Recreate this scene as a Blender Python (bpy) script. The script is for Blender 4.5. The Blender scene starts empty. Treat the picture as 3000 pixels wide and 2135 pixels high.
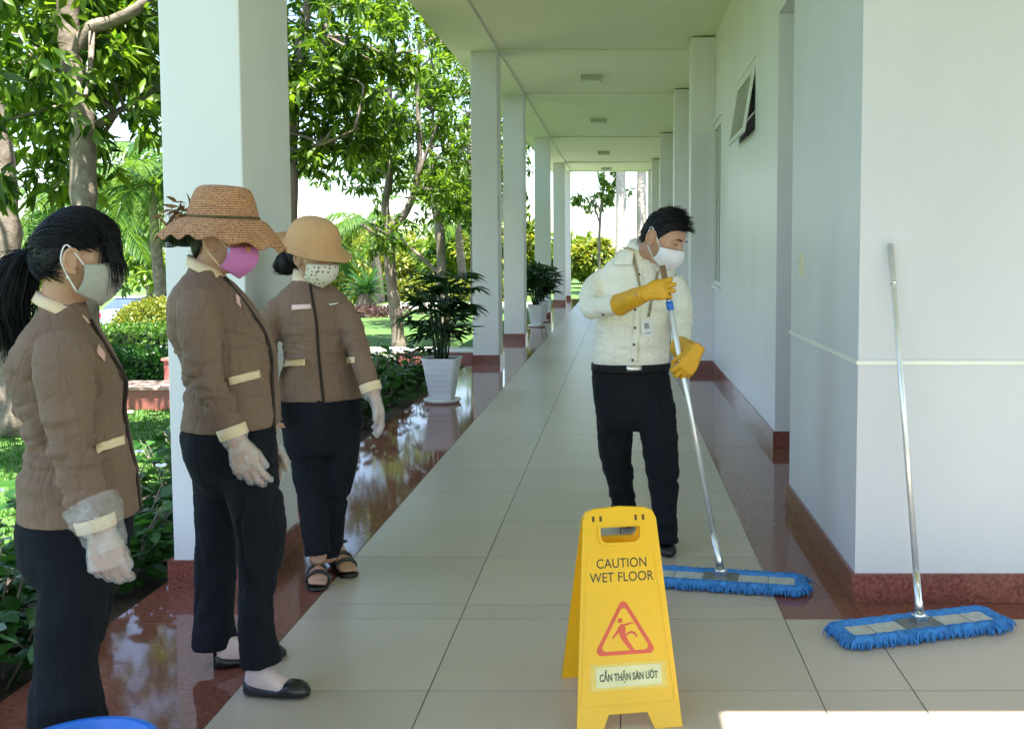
import bpy, bmesh, math, random
import numpy as np
from mathutils import Vector, Matrix

random.seed(7)
rng = np.random.default_rng(7)
scene = bpy.context.scene
COL = scene.collection
R = math.radians

# ------------------------------------------------------------------ camera
CAM_H, PITCH, FPX, PPX, PPY = 1.40, R(3.7), 2912.0, 1818.0, 933.0
cam_d = bpy.data.cameras.new('camera')
cam_d.sensor_width = 36.0
cam_d.lens = FPX / 3000.0 * 36.0
cam_d.shift_x = -(PPX - 1500.0) / 3000.0
cam_d.shift_y = (PPY - 1067.5) / 3000.0
cam_d.clip_start = 0.05
cam_d.clip_end = 1500.0
cam = bpy.data.objects.new('camera', cam_d)
cam.location = (0, 0, CAM_H)
cam.rotation_euler = (math.pi / 2 - PITCH, 0, 0)
COL.objects.link(cam)
scene.camera = cam

# ------------------------------------------------------------------ sky, sun, exposure
SUN_DIR = Vector((-0.12, 0.36, -1.0)).normalized()      # direction in which the light travels
world = bpy.data.worlds.new('World')
scene.world = world
world.use_nodes = True
wn, wl = world.node_tree.nodes, world.node_tree.links
wn.clear()
wo = wn.new('ShaderNodeOutputWorld')
wb = wn.new('ShaderNodeBackground')
ws = wn.new('ShaderNodeTexSky')
ws.sky_type = 'NISHITA'
ws.sun_disc = False
ws.sun_elevation = math.asin(-SUN_DIR.z)
ws.sun_rotation = math.atan2(-SUN_DIR.x, -SUN_DIR.y)
ws.air_density = 1.0
ws.dust_density = 1.0
ws.ozone_density = 1.0
wb.inputs['Strength'].default_value = 0.115
wl.new(ws.outputs[0], wb.inputs['Color'])
wl.new(wb.outputs[0], wo.inputs['Surface'])
sun_d = bpy.data.lights.new('sun', 'SUN')
sun_d.energy = 5.0
sun_d.angle = R(0.53)
sun_d.color = (1.0, 0.95, 0.86)
sun = bpy.data.objects.new('sun', sun_d)
sun.rotation_euler = SUN_DIR.to_track_quat('-Z', 'Y').to_euler()
sun.location = (3, -8, 14)
COL.objects.link(sun)
scene.view_settings.view_transform = 'Standard'
scene.view_settings.look = 'None'
scene.view_settings.gamma = 1.0
scene.view_settings.use_curve_mapping = False
scene.view_settings.exposure = 2.2
scene.cycles.use_denoising = True
scene.cycles.max_bounces = 10
scene.cycles.diffuse_bounces = 6
scene.cycles.glossy_bounces = 4
scene.cycles.transparent_max_bounces = 12
scene.cycles.sample_clamp_indirect = 8.0

# ------------------------------------------------------------------ pixel helpers (a pixel only gives a direction)
K = 3000.0 / 2282.0
def ray(x, y):
    a = (x - PPX) / FPX
    b = -(y - PPY) / FPX
    c, s = math.cos(PITCH), math.sin(PITCH)
    return Vector((a, c + b * s, -s + b * c))
def PV(x, y, Y):
    """point at depth Y seen at (x, y)"""
    d = ray(x * K, y * K)
    return Vector((d.x * Y / d.y, Y, CAM_H + d.z * Y / d.y))
def GV(x, y, z=0.0):
    """point on the level z seen at (x, y)"""
    d = ray(x * K, y * K)
    t = (z - CAM_H) / d.z
    return Vector((d.x * t, d.y * t, z))

# ------------------------------------------------------------------ numeric noise
def vnoise(p, seed=0):
    p = np.asarray(p, dtype=np.float64)
    ip = np.floor(p).astype(np.int64)
    f = p - ip
    f = f * f * (3 - 2 * f)
    def h(i, j, k):
        n = (ip[:, 0] + i) * 374761393 + (ip[:, 1] + j) * 668265263 + (ip[:, 2] + k) * 1442695041 + seed * 974634777
        n &= 0xffffffff
        n = ((n ^ (n >> 13)) * 1274126177) & 0xffffffff
        n = (n ^ (n >> 16)) & 0xffff
        return n / 65535.0 * 2 - 1
    x0, y0, z0 = f[:, 0], f[:, 1], f[:, 2]
    def lx(j, k):
        return h(0, j, k) * (1 - x0) + h(1, j, k) * x0
    def ly(k):
        return lx(0, k) * (1 - y0) + lx(1, k) * y0
    return ly(0) * (1 - z0) + ly(1) * z0

# ------------------------------------------------------------------ mesh collector
class MB:
    def __init__(self):
        self.v, self.f, self.m = [], [], []
    def add(self, verts, faces, mi=0):
        o = len(self.v)
        self.v.extend([tuple(x) for x in verts])
        self.f.extend([tuple(i + o for i in q) for q in faces])
        self.m.extend([mi] * len(faces))
        return self
    def box(self, lo, hi, mi=0, mat=None):
        x0, y0, z0 = lo; x1, y1, z1 = hi
        vs = [Vector(p) for p in ((x0,y0,z0),(x1,y0,z0),(x1,y1,z0),(x0,y1,z0),(x0,y0,z1),(x1,y0,z1),(x1,y1,z1),(x0,y1,z1))]
        if mat is not None:
            vs = [mat @ p for p in vs]
        return self.add(vs, [(3,2,1,0),(4,5,6,7),(0,1,5,4),(1,2,6,5),(2,3,7,6),(3,0,4,7)], mi)
    def loft(self, secs, n=20, mi=0, cap=True):
        """secs: (centre, u, v[, exponent])"""
        vs, fs = [], []
        for s in secs:
            c, u, v = s[0], s[1], s[2]
            e = 2.0 / (s[3] if len(s) > 3 else 2.0)
            for i in range(n):
                t = 2 * math.pi * i / n
                ct, st = math.cos(t), math.sin(t)
                a = math.copysign(abs(ct) ** e, ct)
                b = math.copysign(abs(st) ** e, st)
                vs.append(c + u * a + v * b)
        for k in range(len(secs) - 1):
            for i in range(n):
                j = (i + 1) % n
                fs.append((k*n+i, k*n+j, (k+1)*n+j, (k+1)*n+i))
        if cap:
            fs.append(tuple(range(n - 1, -1, -1)))
            fs.append(tuple((len(secs) - 1) * n + i for i in range(n)))
        return self.add(vs, fs, mi)
    def tube(self, pts, rad, n=12, mi=0, sub=0, ref=None, squash=1.0, cap=True):
        pts = [Vector(p) for p in pts]
        if not hasattr(rad, '__len__'):
            rad = [rad] * len(pts)
        if sub:
            pts, rad = smooth_path(pts, rad, sub)
        secs = []
        pr = None
        for i, p in enumerate(pts):
            t = (pts[min(i + 1, len(pts) - 1)] - pts[max(i - 1, 0)])
            if t.length < 1e-9:
                t = Vector((0, 0, 1))
            t.normalize()
            if pr is None:
                r0 = Vector(ref) if ref is not None else (Vector((0, 0, 1)) if abs(t.z) < 0.9 else Vector((1, 0, 0)))
            else:
                r0 = pr
            u = r0 - t * r0.dot(t)
            if u.length < 1e-6:
                u = t.orthogonal()
            u.normalize()
            pr = u
            v = t.cross(u)
            secs.append((p, u * rad[i] * squash, v * rad[i]))
        return self.loft(secs, n, mi, cap)
    def ball(self, c, r, n=14, m=9, mi=0, mat=None):
        c = Vector(c)
        rr = Vector(r) if hasattr(r, '__len__') else Vector((r, r, r))
        vs, fs = [], []
        for k in range(m + 1):
            ph = math.pi * k / m - math.pi / 2
            for i in range(n):
                t = 2 * math.pi * i / n
                q = Vector((rr.x * math.cos(ph) * math.cos(t), rr.y * math.cos(ph) * math.sin(t), rr.z * math.sin(ph)))
                vs.append(c + (mat @ q if mat is not None else q))
        for k in range(m):
            for i in range(n):
                j = (i + 1) % n
                fs.append((k*n+i, k*n+j, (k+1)*n+j, (k+1)*n+i))
        return self.add(vs, fs, mi)
    def mesh(self, name):
        me = bpy.data.meshes.new(name)
        me.from_pydata(self.v, [], self.f)
        me.validate(verbose=False)
        return me
    def build(self, name, mats, parent=None, smooth=False, matrix=None):
        me = self.mesh(name)
        if not isinstance(mats, (list, tuple)):
            mats = [mats]
        for m in mats:
            me.materials.append(m)
        if len(mats) > 1 and len(me.polygons) == len(self.m):
            me.polygons.foreach_set('material_index', self.m)
        return link(name, me, parent, smooth, matrix)

def link(name, me, parent=None, smooth=False, matrix=None):
    if smooth:
        me.polygons.foreach_set('use_smooth', [True] * len(me.polygons))
    me.update()
    o = bpy.data.objects.new(name, me)
    COL.objects.link(o)
    if parent is not None:
        o.parent = parent
        base = Matrix.Identity(4)
        o.matrix_parent_inverse = Matrix.Identity(4)
        o.matrix_basis = world_of(parent).inverted() @ (matrix if matrix is not None else base)
    elif matrix is not None:
        o.matrix_basis = matrix
    return o

def world_of(o):
    m = o.matrix_basis.copy()
    while o.parent is not None:
        o = o.parent
        m = o.matrix_basis @ m
    return m

def smooth_path(pts, rad, sub):
    n = len(pts)
    P, Q = [], []
    for i in range(n - 1):
        p0, p1, p2, p3 = pts[max(i-1,0)], pts[i], pts[i+1], pts[min(i+2,n-1)]
        for k in range(sub):
            t = k / sub
            P.append(0.5 * ((2*p1) + (p2-p0)*t + (2*p0-5*p1+4*p2-p3)*t*t + (3*p1-p0-3*p2+p3)*t*t*t))
            s = t * t * (3 - 2 * t)
            Q.append(rad[i] * (1 - s) + rad[i+1] * s)
    P.append(pts[-1]); Q.append(rad[-1])
    return P, Q

def empty(name, loc, label, cat, group=None, rz=0.0):
    o = bpy.data.objects.new(name, None)
    o.empty_display_size = 0.2
    o.location = loc
    o.rotation_euler = (0, 0, rz)
    o.matrix_basis = Matrix.Translation(Vector(loc)) @ Matrix.Rotation(rz, 4, 'Z')
    COL.objects.link(o)
    return tag(o, label, cat, group)

def tag(o, label=None, cat=None, group=None, kind=None):
    if label: o['label'] = label
    if cat: o['category'] = cat
    if group: o['group'] = group
    if kind: o['kind'] = kind
    return o

def copy_tree(o, matrix=None, parent=None):
    c = o.copy()
    COL.objects.link(c)
    if parent is not None:
        c.parent = parent
    if matrix is not None:
        c.matrix_basis = matrix
    for ch in [x for x in bpy.data.objects if x.parent == o]:
        copy_tree(ch, None, c)
    return c

def remesh(mb, name, voxel, mats, parent=None, smooth_it=6, disp=None, fac=0.5):
    """union of closed shapes as one continuous surface"""
    me0 = mb.mesh(name + '_src')
    tmp = bpy.data.objects.new(name + '_tmp', me0)
    COL.objects.link(tmp)
    md = tmp.modifiers.new('r', 'REMESH')
    md.mode = 'VOXEL'
    md.voxel_size = voxel
    md.use_smooth_shade = True
    if smooth_it:
        sm = tmp.modifiers.new('s', 'SMOOTH')
        sm.factor = fac
        sm.iterations = smooth_it
    dg = bpy.context.evaluated_depsgraph_get()
    dg.update()
    me = bpy.data.meshes.new_from_object(tmp.evaluated_get(dg))
    bpy.data.objects.remove(tmp)
    bpy.data.meshes.remove(me0)
    me.name = name
    if disp is not None:
        n = len(me.vertices)
        co = np.empty(n * 3); me.vertices.foreach_get('co', co); co = co.reshape(-1, 3)
        no = np.empty(n * 3); me.vertices.foreach_get('normal', no); no = no.reshape(-1, 3)
        co = co + no * disp(co, no)[:, None]
        me.vertices.foreach_set('co', co.ravel())
    me.materials.clear()
    for m in (mats if isinstance(mats, (list, tuple)) else [mats]):
        me.materials.append(m)
    return link(name, me, parent, True)

# ------------------------------------------------------------------ materials
def new_mat(name):
    m = bpy.data.materials.new(name)
    m.use_nodes = True
    nt = m.node_tree
    b = nt.nodes['Principled BSDF']
    return m, nt, b

def mat(name, col, rough=0.6, var=0.12, scale=8.0, bump=0.0, bscale=120.0, metal=0.0, spec=0.5, detail=6.0, col2=None,
        coat=0.0, rvar=0.0, stretch=(1, 1, 1)):
    m, nt, b = new_mat(name)
    N, L = nt.nodes, nt.links
    tc = N.new('ShaderNodeTexCoord')
    mp = N.new('ShaderNodeMapping')
    mp.inputs['Scale'].default_value = stretch
    L.new(tc.outputs['Object'], mp.inputs['Vector'])
    no = N.new('ShaderNodeTexNoise')
    no.inputs['Scale'].default_value = scale
    no.inputs['Detail'].default_value = detail
    no.inputs['Roughness'].default_value = 0.6
    L.new(mp.outputs[0], no.inputs['Vector'])
    cr = N.new('ShaderNodeValToRGB')
    c1 = tuple(max(0, c * (1 - var)) for c in col) + (1,)
    c2 = (tuple(col2) if col2 else tuple(min(1, c * (1 + var)) for c in col)) + (1,)
    cr.color_ramp.elements[0].position = 0.3
    cr.color_ramp.elements[1].position = 0.7
    cr.color_ramp.elements[0].color = c1
    cr.color_ramp.elements[1].color = c2
    L.new(no.outputs['Fac'], cr.inputs['Fac'])
    L.new(cr.outputs['Color'], b.inputs['Base Color'])
    b.inputs['Roughness'].default_value = rough
    b.inputs['Metallic'].default_value = metal
    b.inputs['Specular IOR Level'].default_value = spec
    b.inputs['Coat Weight'].default_value = coat
    if rvar:
        mr = N.new('ShaderNodeMapRange')
        mr.inputs['To Min'].default_value = max(0.01, rough - rvar)
        mr.inputs['To Max'].default_value = rough + rvar
        L.new(no.outputs['Fac'], mr.inputs['Value'])
        L.new(mr.outputs[0], b.inputs['Roughness'])
    if bump:
        n2 = N.new('ShaderNodeTexNoise')
        n2.inputs['Scale'].default_value = bscale
        n2.inputs['Detail'].default_value = 4
        L.new(mp.outputs[0], n2.inputs['Vector'])
        bp = N.new('ShaderNodeBump')
        bp.inputs['Strength'].default_value = bump
        bp.inputs['Distance'].default_value = 0.01
        L.new(n2.outputs['Fac'], bp.inputs['Height'])
        L.new(bp.outputs[0], b.inputs['Normal'])
    return m

def vary_by_object(m, amt):
    nt = m.node_tree; N, L = nt.nodes, nt.links
    b = N['Principled BSDF']; src = b.inputs['Base Color'].links[0].from_socket
    oi = N.new('ShaderNodeObjectInfo'); mr = N.new('ShaderNodeMapRange'); mr.inputs['To Min'].default_value = 1 - amt; mr.inputs['To Max'].default_value = 1 + amt
    L.new(oi.outputs['Random'], mr.inputs['Value'])
    mx = N.new('ShaderNodeVectorMath'); mx.operation = 'SCALE'
    L.new(src, mx.inputs[0]); L.new(mr.outputs[0], mx.inputs['Scale']); L.new(mx.outputs[0], b.inputs['Base Color'])
def leaf_mat(name, dark, light, trans=0.45, rough=0.35, spec=0.4, tint=(1.0, 1.0, 0.45)):
    m, nt, b = new_mat(name)
    N, L = nt.nodes, nt.links
    g = N.new('ShaderNodeNewGeometry')
    cr = N.new('ShaderNodeValToRGB')
    cr.color_ramp.elements[0].color = tuple(dark) + (1,)
    cr.color_ramp.elements[1].color = tuple(light) + (1,)
    L.new(g.outputs['Random Per Island'], cr.inputs['Fac'])
    L.new(cr.outputs['Color'], b.inputs['Base Color'])
    b.inputs['Roughness'].default_value = rough
    b.inputs['Specular IOR Level'].default_value = spec
    tr = N.new('ShaderNodeBsdfTranslucent')
    mx = N.new('ShaderNodeMixRGB')
    mx.blend_type = 'MULTIPLY'
    mx.inputs['Fac'].default_value = 1.0
    mx.inputs['Color2'].default_value = (1.75 * tint[0], 1.7 * tint[1], 1.8 * tint[2], 1)
    L.new(cr.outputs['Color'], mx.inputs['Color1'])
    L.new(mx.outputs[0], tr.inputs['Color'])
    ms = N.new('ShaderNodeMixShader')
    ms.inputs['Fac'].default_value = trans
    L.new(b.outputs[0], ms.inputs[1])
    L.new(tr.outputs[0], ms.inputs[2])
    out = [n for n in N if n.type == 'OUTPUT_MATERIAL'][0]
    L.new(ms.outputs[0], out.inputs['Surface'])
    return m

M = {}
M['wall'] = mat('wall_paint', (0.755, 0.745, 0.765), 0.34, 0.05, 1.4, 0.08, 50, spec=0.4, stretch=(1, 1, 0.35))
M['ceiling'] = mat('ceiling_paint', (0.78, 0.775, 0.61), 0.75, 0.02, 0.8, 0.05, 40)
M['column'] = mat('column_paint', (0.755, 0.745, 0.765), 0.45, 0.05, 1.6, 0.10, 60, stretch=(1, 1, 0.35))
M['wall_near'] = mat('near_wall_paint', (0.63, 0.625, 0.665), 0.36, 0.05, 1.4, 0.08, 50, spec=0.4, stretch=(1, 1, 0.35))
M['trim'] = mat('trim_paint', (0.82, 0.82, 0.76), 0.4, 0.03)
M['grout'] = mat('grout', (0.15, 0.135, 0.11), 0.9, 0.15, 30)
M['tile'] = mat('floor_tile', (0.51, 0.42, 0.335), 0.30, 0.035, 2.2, 0.02, 200, spec=0.45)
M['granite'] = mat('red_granite', (0.19, 0.06, 0.042), 0.06, 0.3, 55, 0, detail=9, col2=(0.29, 0.105, 0.075), spec=0.38)
M['granite_skirt'] = mat('red_granite_skirting', (0.20, 0.055, 0.042), 0.16, 0.35, 70, 0, detail=9, col2=(0.31, 0.11, 0.085))
M['granite_rough'] = mat('granite_outdoor', (0.33, 0.11, 0.09), 0.5, 0.2, 40, 0.1, 80)
M['concrete'] = mat('concrete', (0.42, 0.40, 0.36), 0.8, 0.15, 4, 0.2, 60)
M['road'] = mat('road_surface', (0.30, 0.27, 0.22), 0.85, 0.15, 2, 0.2, 60)
M['aluminium'] = mat('aluminium', (0.75, 0.77, 0.74), 0.35, 0.05, 20)
M['glass_pane'] = mat('dark_window_glass', (0.10, 0.125, 0.10), 0.08, 0.1, 3, spec=0.6)
M['plastic_white'] = mat('white_plastic', (0.80, 0.80, 0.76), 0.35, 0.04)
M['dark'] = mat('dark_rubber', (0.02, 0.02, 0.02), 0.6, 0.2)
M['bark'] = mat('bark', (0.15, 0.115, 0.085), 0.85, 0.3, 9, 0.6, 40, col2=(0.27, 0.225, 0.18), stretch=(1, 1, 0.45))
M['bark_pale'] = mat('bark_pale', (0.15, 0.115, 0.085), 0.85, 0.25, 14, 0.5, 45, col2=(0.28, 0.235, 0.19))
M['soil'] = mat('soil', (0.055, 0.038, 0.025), 0.95, 0.3, 20, 0.5, 60)
M['leaf'] = leaf_mat('mango_leaf', (0.016, 0.055, 0.006), (0.15, 0.25, 0.022), 0.52)
M['leaf_bg'] = leaf_mat('sunlit_leaf', (0.04, 0.11, 0.012), (0.19, 0.27, 0.03), 0.4)
M['leaf_shrub'] = leaf_mat('shrub_leaf', (0.012, 0.055, 0.012), (0.06, 0.17, 0.03), 0.3, 0.28)
M['leaf_hedge'] = leaf_mat('hedge_leaf', (0.022, 0.075, 0.010), (0.11, 0.22, 0.03), 0.35)
M['leaf_golden'] = leaf_mat('golden_leaf', (0.08, 0.14, 0.015), (0.27, 0.27, 0.04), 0.35)
M['leaf_pot'] = leaf_mat('lady_palm_leaf', (0.006, 0.024, 0.007), (0.030, 0.085, 0.020), 0.25, 0.32)
M['leaf_palm'] = leaf_mat('palm_leaf', (0.025, 0.085, 0.02), (0.13, 0.22, 0.04), 0.4)
M['leaf_purple'] = leaf_mat('purple_leaf', (0.05, 0.03, 0.035), (0.15, 0.09, 0.08), 0.3)
M['grass_blade'] = leaf_mat('grass_blade', (0.022, 0.11, 0.012), (0.07, 0.20, 0.025), 0.4, 0.5)
M['flower'] = mat('white_petal', (0.85, 0.85, 0.80), 0.6, 0.03)

vary_by_object(M['tile'], 0.05)
vary_by_object(M['granite'], 0.10)
M['sunlit_palm_bark'] = mat('smooth_sunlit_palm_bark', (0.42, 0.34, 0.29), 0.8, 0.15, 10, 0.3, 40, col2=(0.55, 0.46, 0.40))  # lightened bark: sun on the end palms is put into the tone
def lawn_mat():
    m, nt, b = new_mat('lawn')
    N, L = nt.nodes, nt.links
    tc = N.new('ShaderNodeTexCoord')
    a = N.new('ShaderNodeTexNoise'); a.inputs['Scale'].default_value = 0.35; a.inputs['Detail'].default_value = 5
    c = N.new('ShaderNodeTexNoise'); c.inputs['Scale'].default_value = 45; c.inputs['Detail'].default_value = 4
    L.new(tc.outputs['Object'], a.inputs['Vector']); L.new(tc.outputs['Object'], c.inputs['Vector'])
    r1 = N.new('ShaderNodeValToRGB')
    r1.color_ramp.elements[0].color = (0.06, 0.15, 0.026, 1); r1.color_ramp.elements[0].position = 0.35
    r1.color_ramp.elements[1].color = (0.125, 0.225, 0.04, 1); r1.color_ramp.elements[1].position = 0.7
    L.new(a.outputs['Fac'], r1.inputs['Fac'])
    r2 = N.new('ShaderNodeValToRGB')
    r2.color_ramp.elements[0].color = (0.45, 0.45, 0.45, 1); r2.color_ramp.elements[0].position = 0.3
    r2.color_ramp.elements[1].color = (1.2, 1.2, 1.2, 1); r2.color_ramp.elements[1].position = 0.7
    L.new(c.outputs['Fac'], r2.inputs['Fac'])
    mx = N.new('ShaderNodeMixRGB'); mx.blend_type = 'MULTIPLY'; mx.inputs['Fac'].default_value = 1
    L.new(r1.outputs[0], mx.inputs['Color1']); L.new(r2.outputs[0], mx.inputs['Color2'])
    L.new(mx.outputs[0], b.inputs['Base Color'])
    b.inputs['Roughness'].default_value = 0.95
    bp = N.new('ShaderNodeBump'); bp.inputs['Strength'].default_value = 0.8; bp.inputs['Distance'].default_value = 0.03
    L.new(c.outputs['Fac'], bp.inputs['Height']); L.new(bp.outputs[0], b.inputs['Normal'])
    return m
M['lawn'] = lawn_mat()
# ================================================================== SETTING
GZ = -0.10                     # garden level
CEIL, BEAM = 3.97, 3.935        # ceiling and beam undersides
XW, XN = 1.12, 0.945           # far wall plane, near block side plane
YN = 3.934                     # near block front plane
YEND = 31.2

def sstep(a, b, t):
    t = min(1.0, max(0.0, (t - a) / (b - a)))
    return t * t * (3 - 2 * t)
def ground_z(x, y):
    """the garden falls away towards the car park"""
    return GZ - 1.72 * min(1.0, max(0.0, (y - 15.2) / 22.8)) * sstep(-7.2, -9.6, x)
gxs = [-160, -120, -80, -50, -30, -20, -14, -11] + [-9.8 + 0.2 * i for i in range(15)] + [-5, -2, 3, 20, 160]
gys = [-60, -20, 0, 8, 14.8] + [15.2 + 1.9 * i for i in range(14)] + [60, 100, 220]
g = MB()
g.add([(x, y, ground_z(x, y)) for y in gys for x in gxs], [(j*len(gxs)+i, j*len(gxs)+i+1, (j+1)*len(gxs)+i+1, (j+1)*len(gxs)+i) for j in range(len(gys)-1) for i in range(len(gxs)-1)])
tag(g.build('lawn', M['lawn'], None, True), kind='structure')

# --- corridor floor: a bed of grout with tiles and slabs laid on it
fl = MB()
fl.box((-1.945, -9.0, -0.30), (8.0, YEND, -0.0016))
floor = tag(fl.build('corridor_floor', M['grout']), kind='structure')

TILE_CACHE = {}
def tile_mesh(w, d, key, m):
    k = (round(w, 3), round(d, 3), key)
    if k not in TILE_CACHE:
        b = MB()
        c, h = 0.0008, 0.0
        x, y = w / 2, d / 2
        vs = [(-x,-y,-0.006),(x,-y,-0.006),(x,y,-0.006),(-x,y,-0.006),(-x,-y,h-c),(x,-y,h-c),(x,y,h-c),(-x,y,h-c),
              (-x+c,-y+c,h),(x-c,-y+c,h),(x-c,y-c,h),(-x+c,y-c,h)]
        fs = [(0,1,5,4),(1,2,6,5),(2,3,7,6),(3,0,4,7),(4,5,9,8),(5,6,10,9),(6,7,11,10),(7,4,8,11),(8,9,10,11)]
        b.add(vs, fs)
        me = b.mesh(key)
        me.materials.append(m)
        TILE_CACHE[k] = me
    return TILE_CACHE[k]
def lay(x0, x1, y0, y1, key, m, gx=0.0045, gy=0.0055):
    me = tile_mesh(x1 - x0 - gx, y1 - y0 - gy, key, m)
    return link(key, me, floor, False, Matrix.Translation(((x0 + x1) / 2, (y0 + y1) / 2, random.uniform(-0.0004, 0.0002))))

colsX = [-1.236, -0.618, 0.0, 0.632]
ys = [3.745, 3.91]
T = 0.622
y = 3.91
while y + T < YEND:
    y += T
    ys.append(y)
ys.append(YEND)
for i in range(3):
    for k in range(len(ys) - 1):
        lay(colsX[i], colsX[i + 1], ys[k], ys[k + 1], 'floor_tile', M['tile'])
yb = [3.745 - 0.628 * i for i in range(12)]
xr = [0.632, 0.943, 1.571, 2.199, 2.827, 3.455, 4.083, 4.711, 5.339, 5.967, 6.595]
for k in range(len(yb) - 1):
    for i in range(3):
        lay(colsX[i], colsX[i + 1], yb[k + 1], yb[k], 'floor_tile', M['tile'])
    for i in range(len(xr) - 1):
        lay(xr[i], xr[i + 1], yb[k + 1], yb[k], 'floor_tile', M['tile'])
# red polished slabs: left strip, right strip, strip before the near block
yy = -1.28
while yy < YEND:
    y1 = min(yy + 1.245, YEND)
    lay(-1.945, -1.236, yy, y1, 'granite_slab', M['granite'], 0.002, 0.0015)
    yy = y1
yy = 3.745
seg = [3.745, 5.5, 7.15] + [7.15 + 1.6 * i for i in range(1, 16)] + [YEND]
for k in range(len(seg) - 1):
    x1 = XN + 0.004 if seg[k + 1] <= 5.5 else (1.60 if seg[k + 1] <= 7.15 else XW + 0.004)
    lay(0.632, x1, seg[k], seg[k + 1], 'granite_slab', M['granite'], 0.002, 0.0015)
xx = XN + 0.004
while xx < 6.5:
    lay(xx, xx + 1.2, 3.745, YN + 0.004, 'granite_slab', M['granite'], 0.002, 0.0015)
    xx += 1.2

# --- the building: walls, ceiling, beams, pilasters, skirting, windows
bld = empty('office_building', (2.5, 15, 0), 'pale painted building with a covered walkway and red granite skirting', 'building')
w = MB()
# far wall with two window openings
A0, A1, AZ0, AZ1 = 8.36, 9.50, 2.41, 2.98
B0, B1, BZ0, BZ1 = 11.05, 11.88, 1.04, 2.90
def wb_(y0, y1, z0, z1):
    w.box((XW, y0, z0), (XW + 0.22, y1, z1))
wb_(7.15, A0, 0, CEIL); wb_(A0, A1, 0, AZ0); wb_(A0, A1, AZ1, CEIL); wb_(A1, B0, 0, CEIL)
wb_(B0, B1, 0, BZ0); wb_(B0, B1, BZ1, CEIL); wb_(B1, YEND, 0, CEIL)
w.box((XW + 0.0, 5.52, 3.10), (XW + 0.22, 7.15, CEIL))              # lintel over the passage
w.box((XW + 0.221, 5.3, 0), (XW + 0.40, 5.505, CEIL))
w.box((2.2, 5.5, 0), (2.3, 7.3, 3.5))                               # passage end
w.box((XW + 0.22, 7.152, 0), (2.2, 7.35, 3.5))
w.box((XW + 0.22, 5.5, 3.10), (2.2, 7.15, 3.3))
far_wall = w.build('far_wall', M['wall'], bld)
w = MB()
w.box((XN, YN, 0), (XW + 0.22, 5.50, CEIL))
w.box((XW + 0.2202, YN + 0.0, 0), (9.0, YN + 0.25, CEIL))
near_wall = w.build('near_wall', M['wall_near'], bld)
w = MB()
w.box((XW + 0.23, 7.4, 0), (9, YEND, CEIL - 0.02))
w.build('inner_rooms', M['wall'], bld)
# ceiling slab, added light-blocking slab and beams
w = MB()
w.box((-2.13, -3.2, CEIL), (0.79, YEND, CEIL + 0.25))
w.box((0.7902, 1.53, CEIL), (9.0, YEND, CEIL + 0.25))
w.box((0.7902, -12.0, CEIL), (9.0, 0.75, CEIL + 0.25))  # unseen slab added behind the camera to block sky light and bounce
roof = w.build('ceiling_and_shade_slab', M['ceiling'], bld)
COLY = [-2.6, 4.12, 12.65, 16.05, 21.9, 27.9, 30.75]
PILY = [11.90, 15.6, 21.2, 27.0, 30.4]
w = MB()
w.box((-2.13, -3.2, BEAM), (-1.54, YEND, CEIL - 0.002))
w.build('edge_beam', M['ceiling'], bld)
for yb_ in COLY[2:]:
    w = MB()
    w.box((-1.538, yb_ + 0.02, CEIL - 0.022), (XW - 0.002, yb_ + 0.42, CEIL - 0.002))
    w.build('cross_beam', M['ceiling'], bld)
def band(mb, x0, x1, y0, y1, z0, z1, m=0):
    mb.box((x0, y0, z0), (x1, y1, z1), m)
for yp in PILY:
    p = MB()
    p.box((0.84, yp, 0), (XW - 0.001, yp + 0.42, BEAM + 0.012))
    po = p.build('pilaster', M['column'], bld)
    s = MB()
    s.box((0.825, yp - 0.015, 0.001), (XW - 0.016, yp + 0.435, 0.125))
    s.build('skirting', M['granite_skirt'], po)
    for zt in (0.955, 2.86):
        t = MB()
        t.box((0.832, yp - 0.008, zt), (XW - 0.002, yp + 0.428, zt + 0.016))
        t.build('moulding', M['trim'], po)
def skirt(lo, hi):
    s = MB(); s.box(lo, hi); return s.build('skirting', M['granite_skirt'], bld)
skirt((XN - 0.015, YN - 0.015, 0.001), (XN - 0.0005, 5.515, 0.118))
skirt((XN - 0.0003, YN - 0.015, 0.001), (9.0, YN - 0.0005, 0.118))
skirt((XW - 0.015, 7.135, 0.001), (XW - 0.0005, PILY[0] - 0.016, 0.118))
skirt((XW - 0.0003, 7.135, 0.001), (2.19, 7.1495, 0.118))
for a, b in zip(PILY[:-1], PILY[1:]):
    skirt((XW - 0.015, a + 0.436, 0.001), (XW - 0.0005, b - 0.016, 0.118))
t = MB()
t.box((XN - 0.008, YN - 0.008, 0.962), (XN - 0.0004, 5.508, 0.978))
t.box((XN - 0.0002, YN - 0.008, 0.962), (9.0, YN - 0.0004, 0.978))
t.build('moulding', M['trim'], bld)
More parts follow.
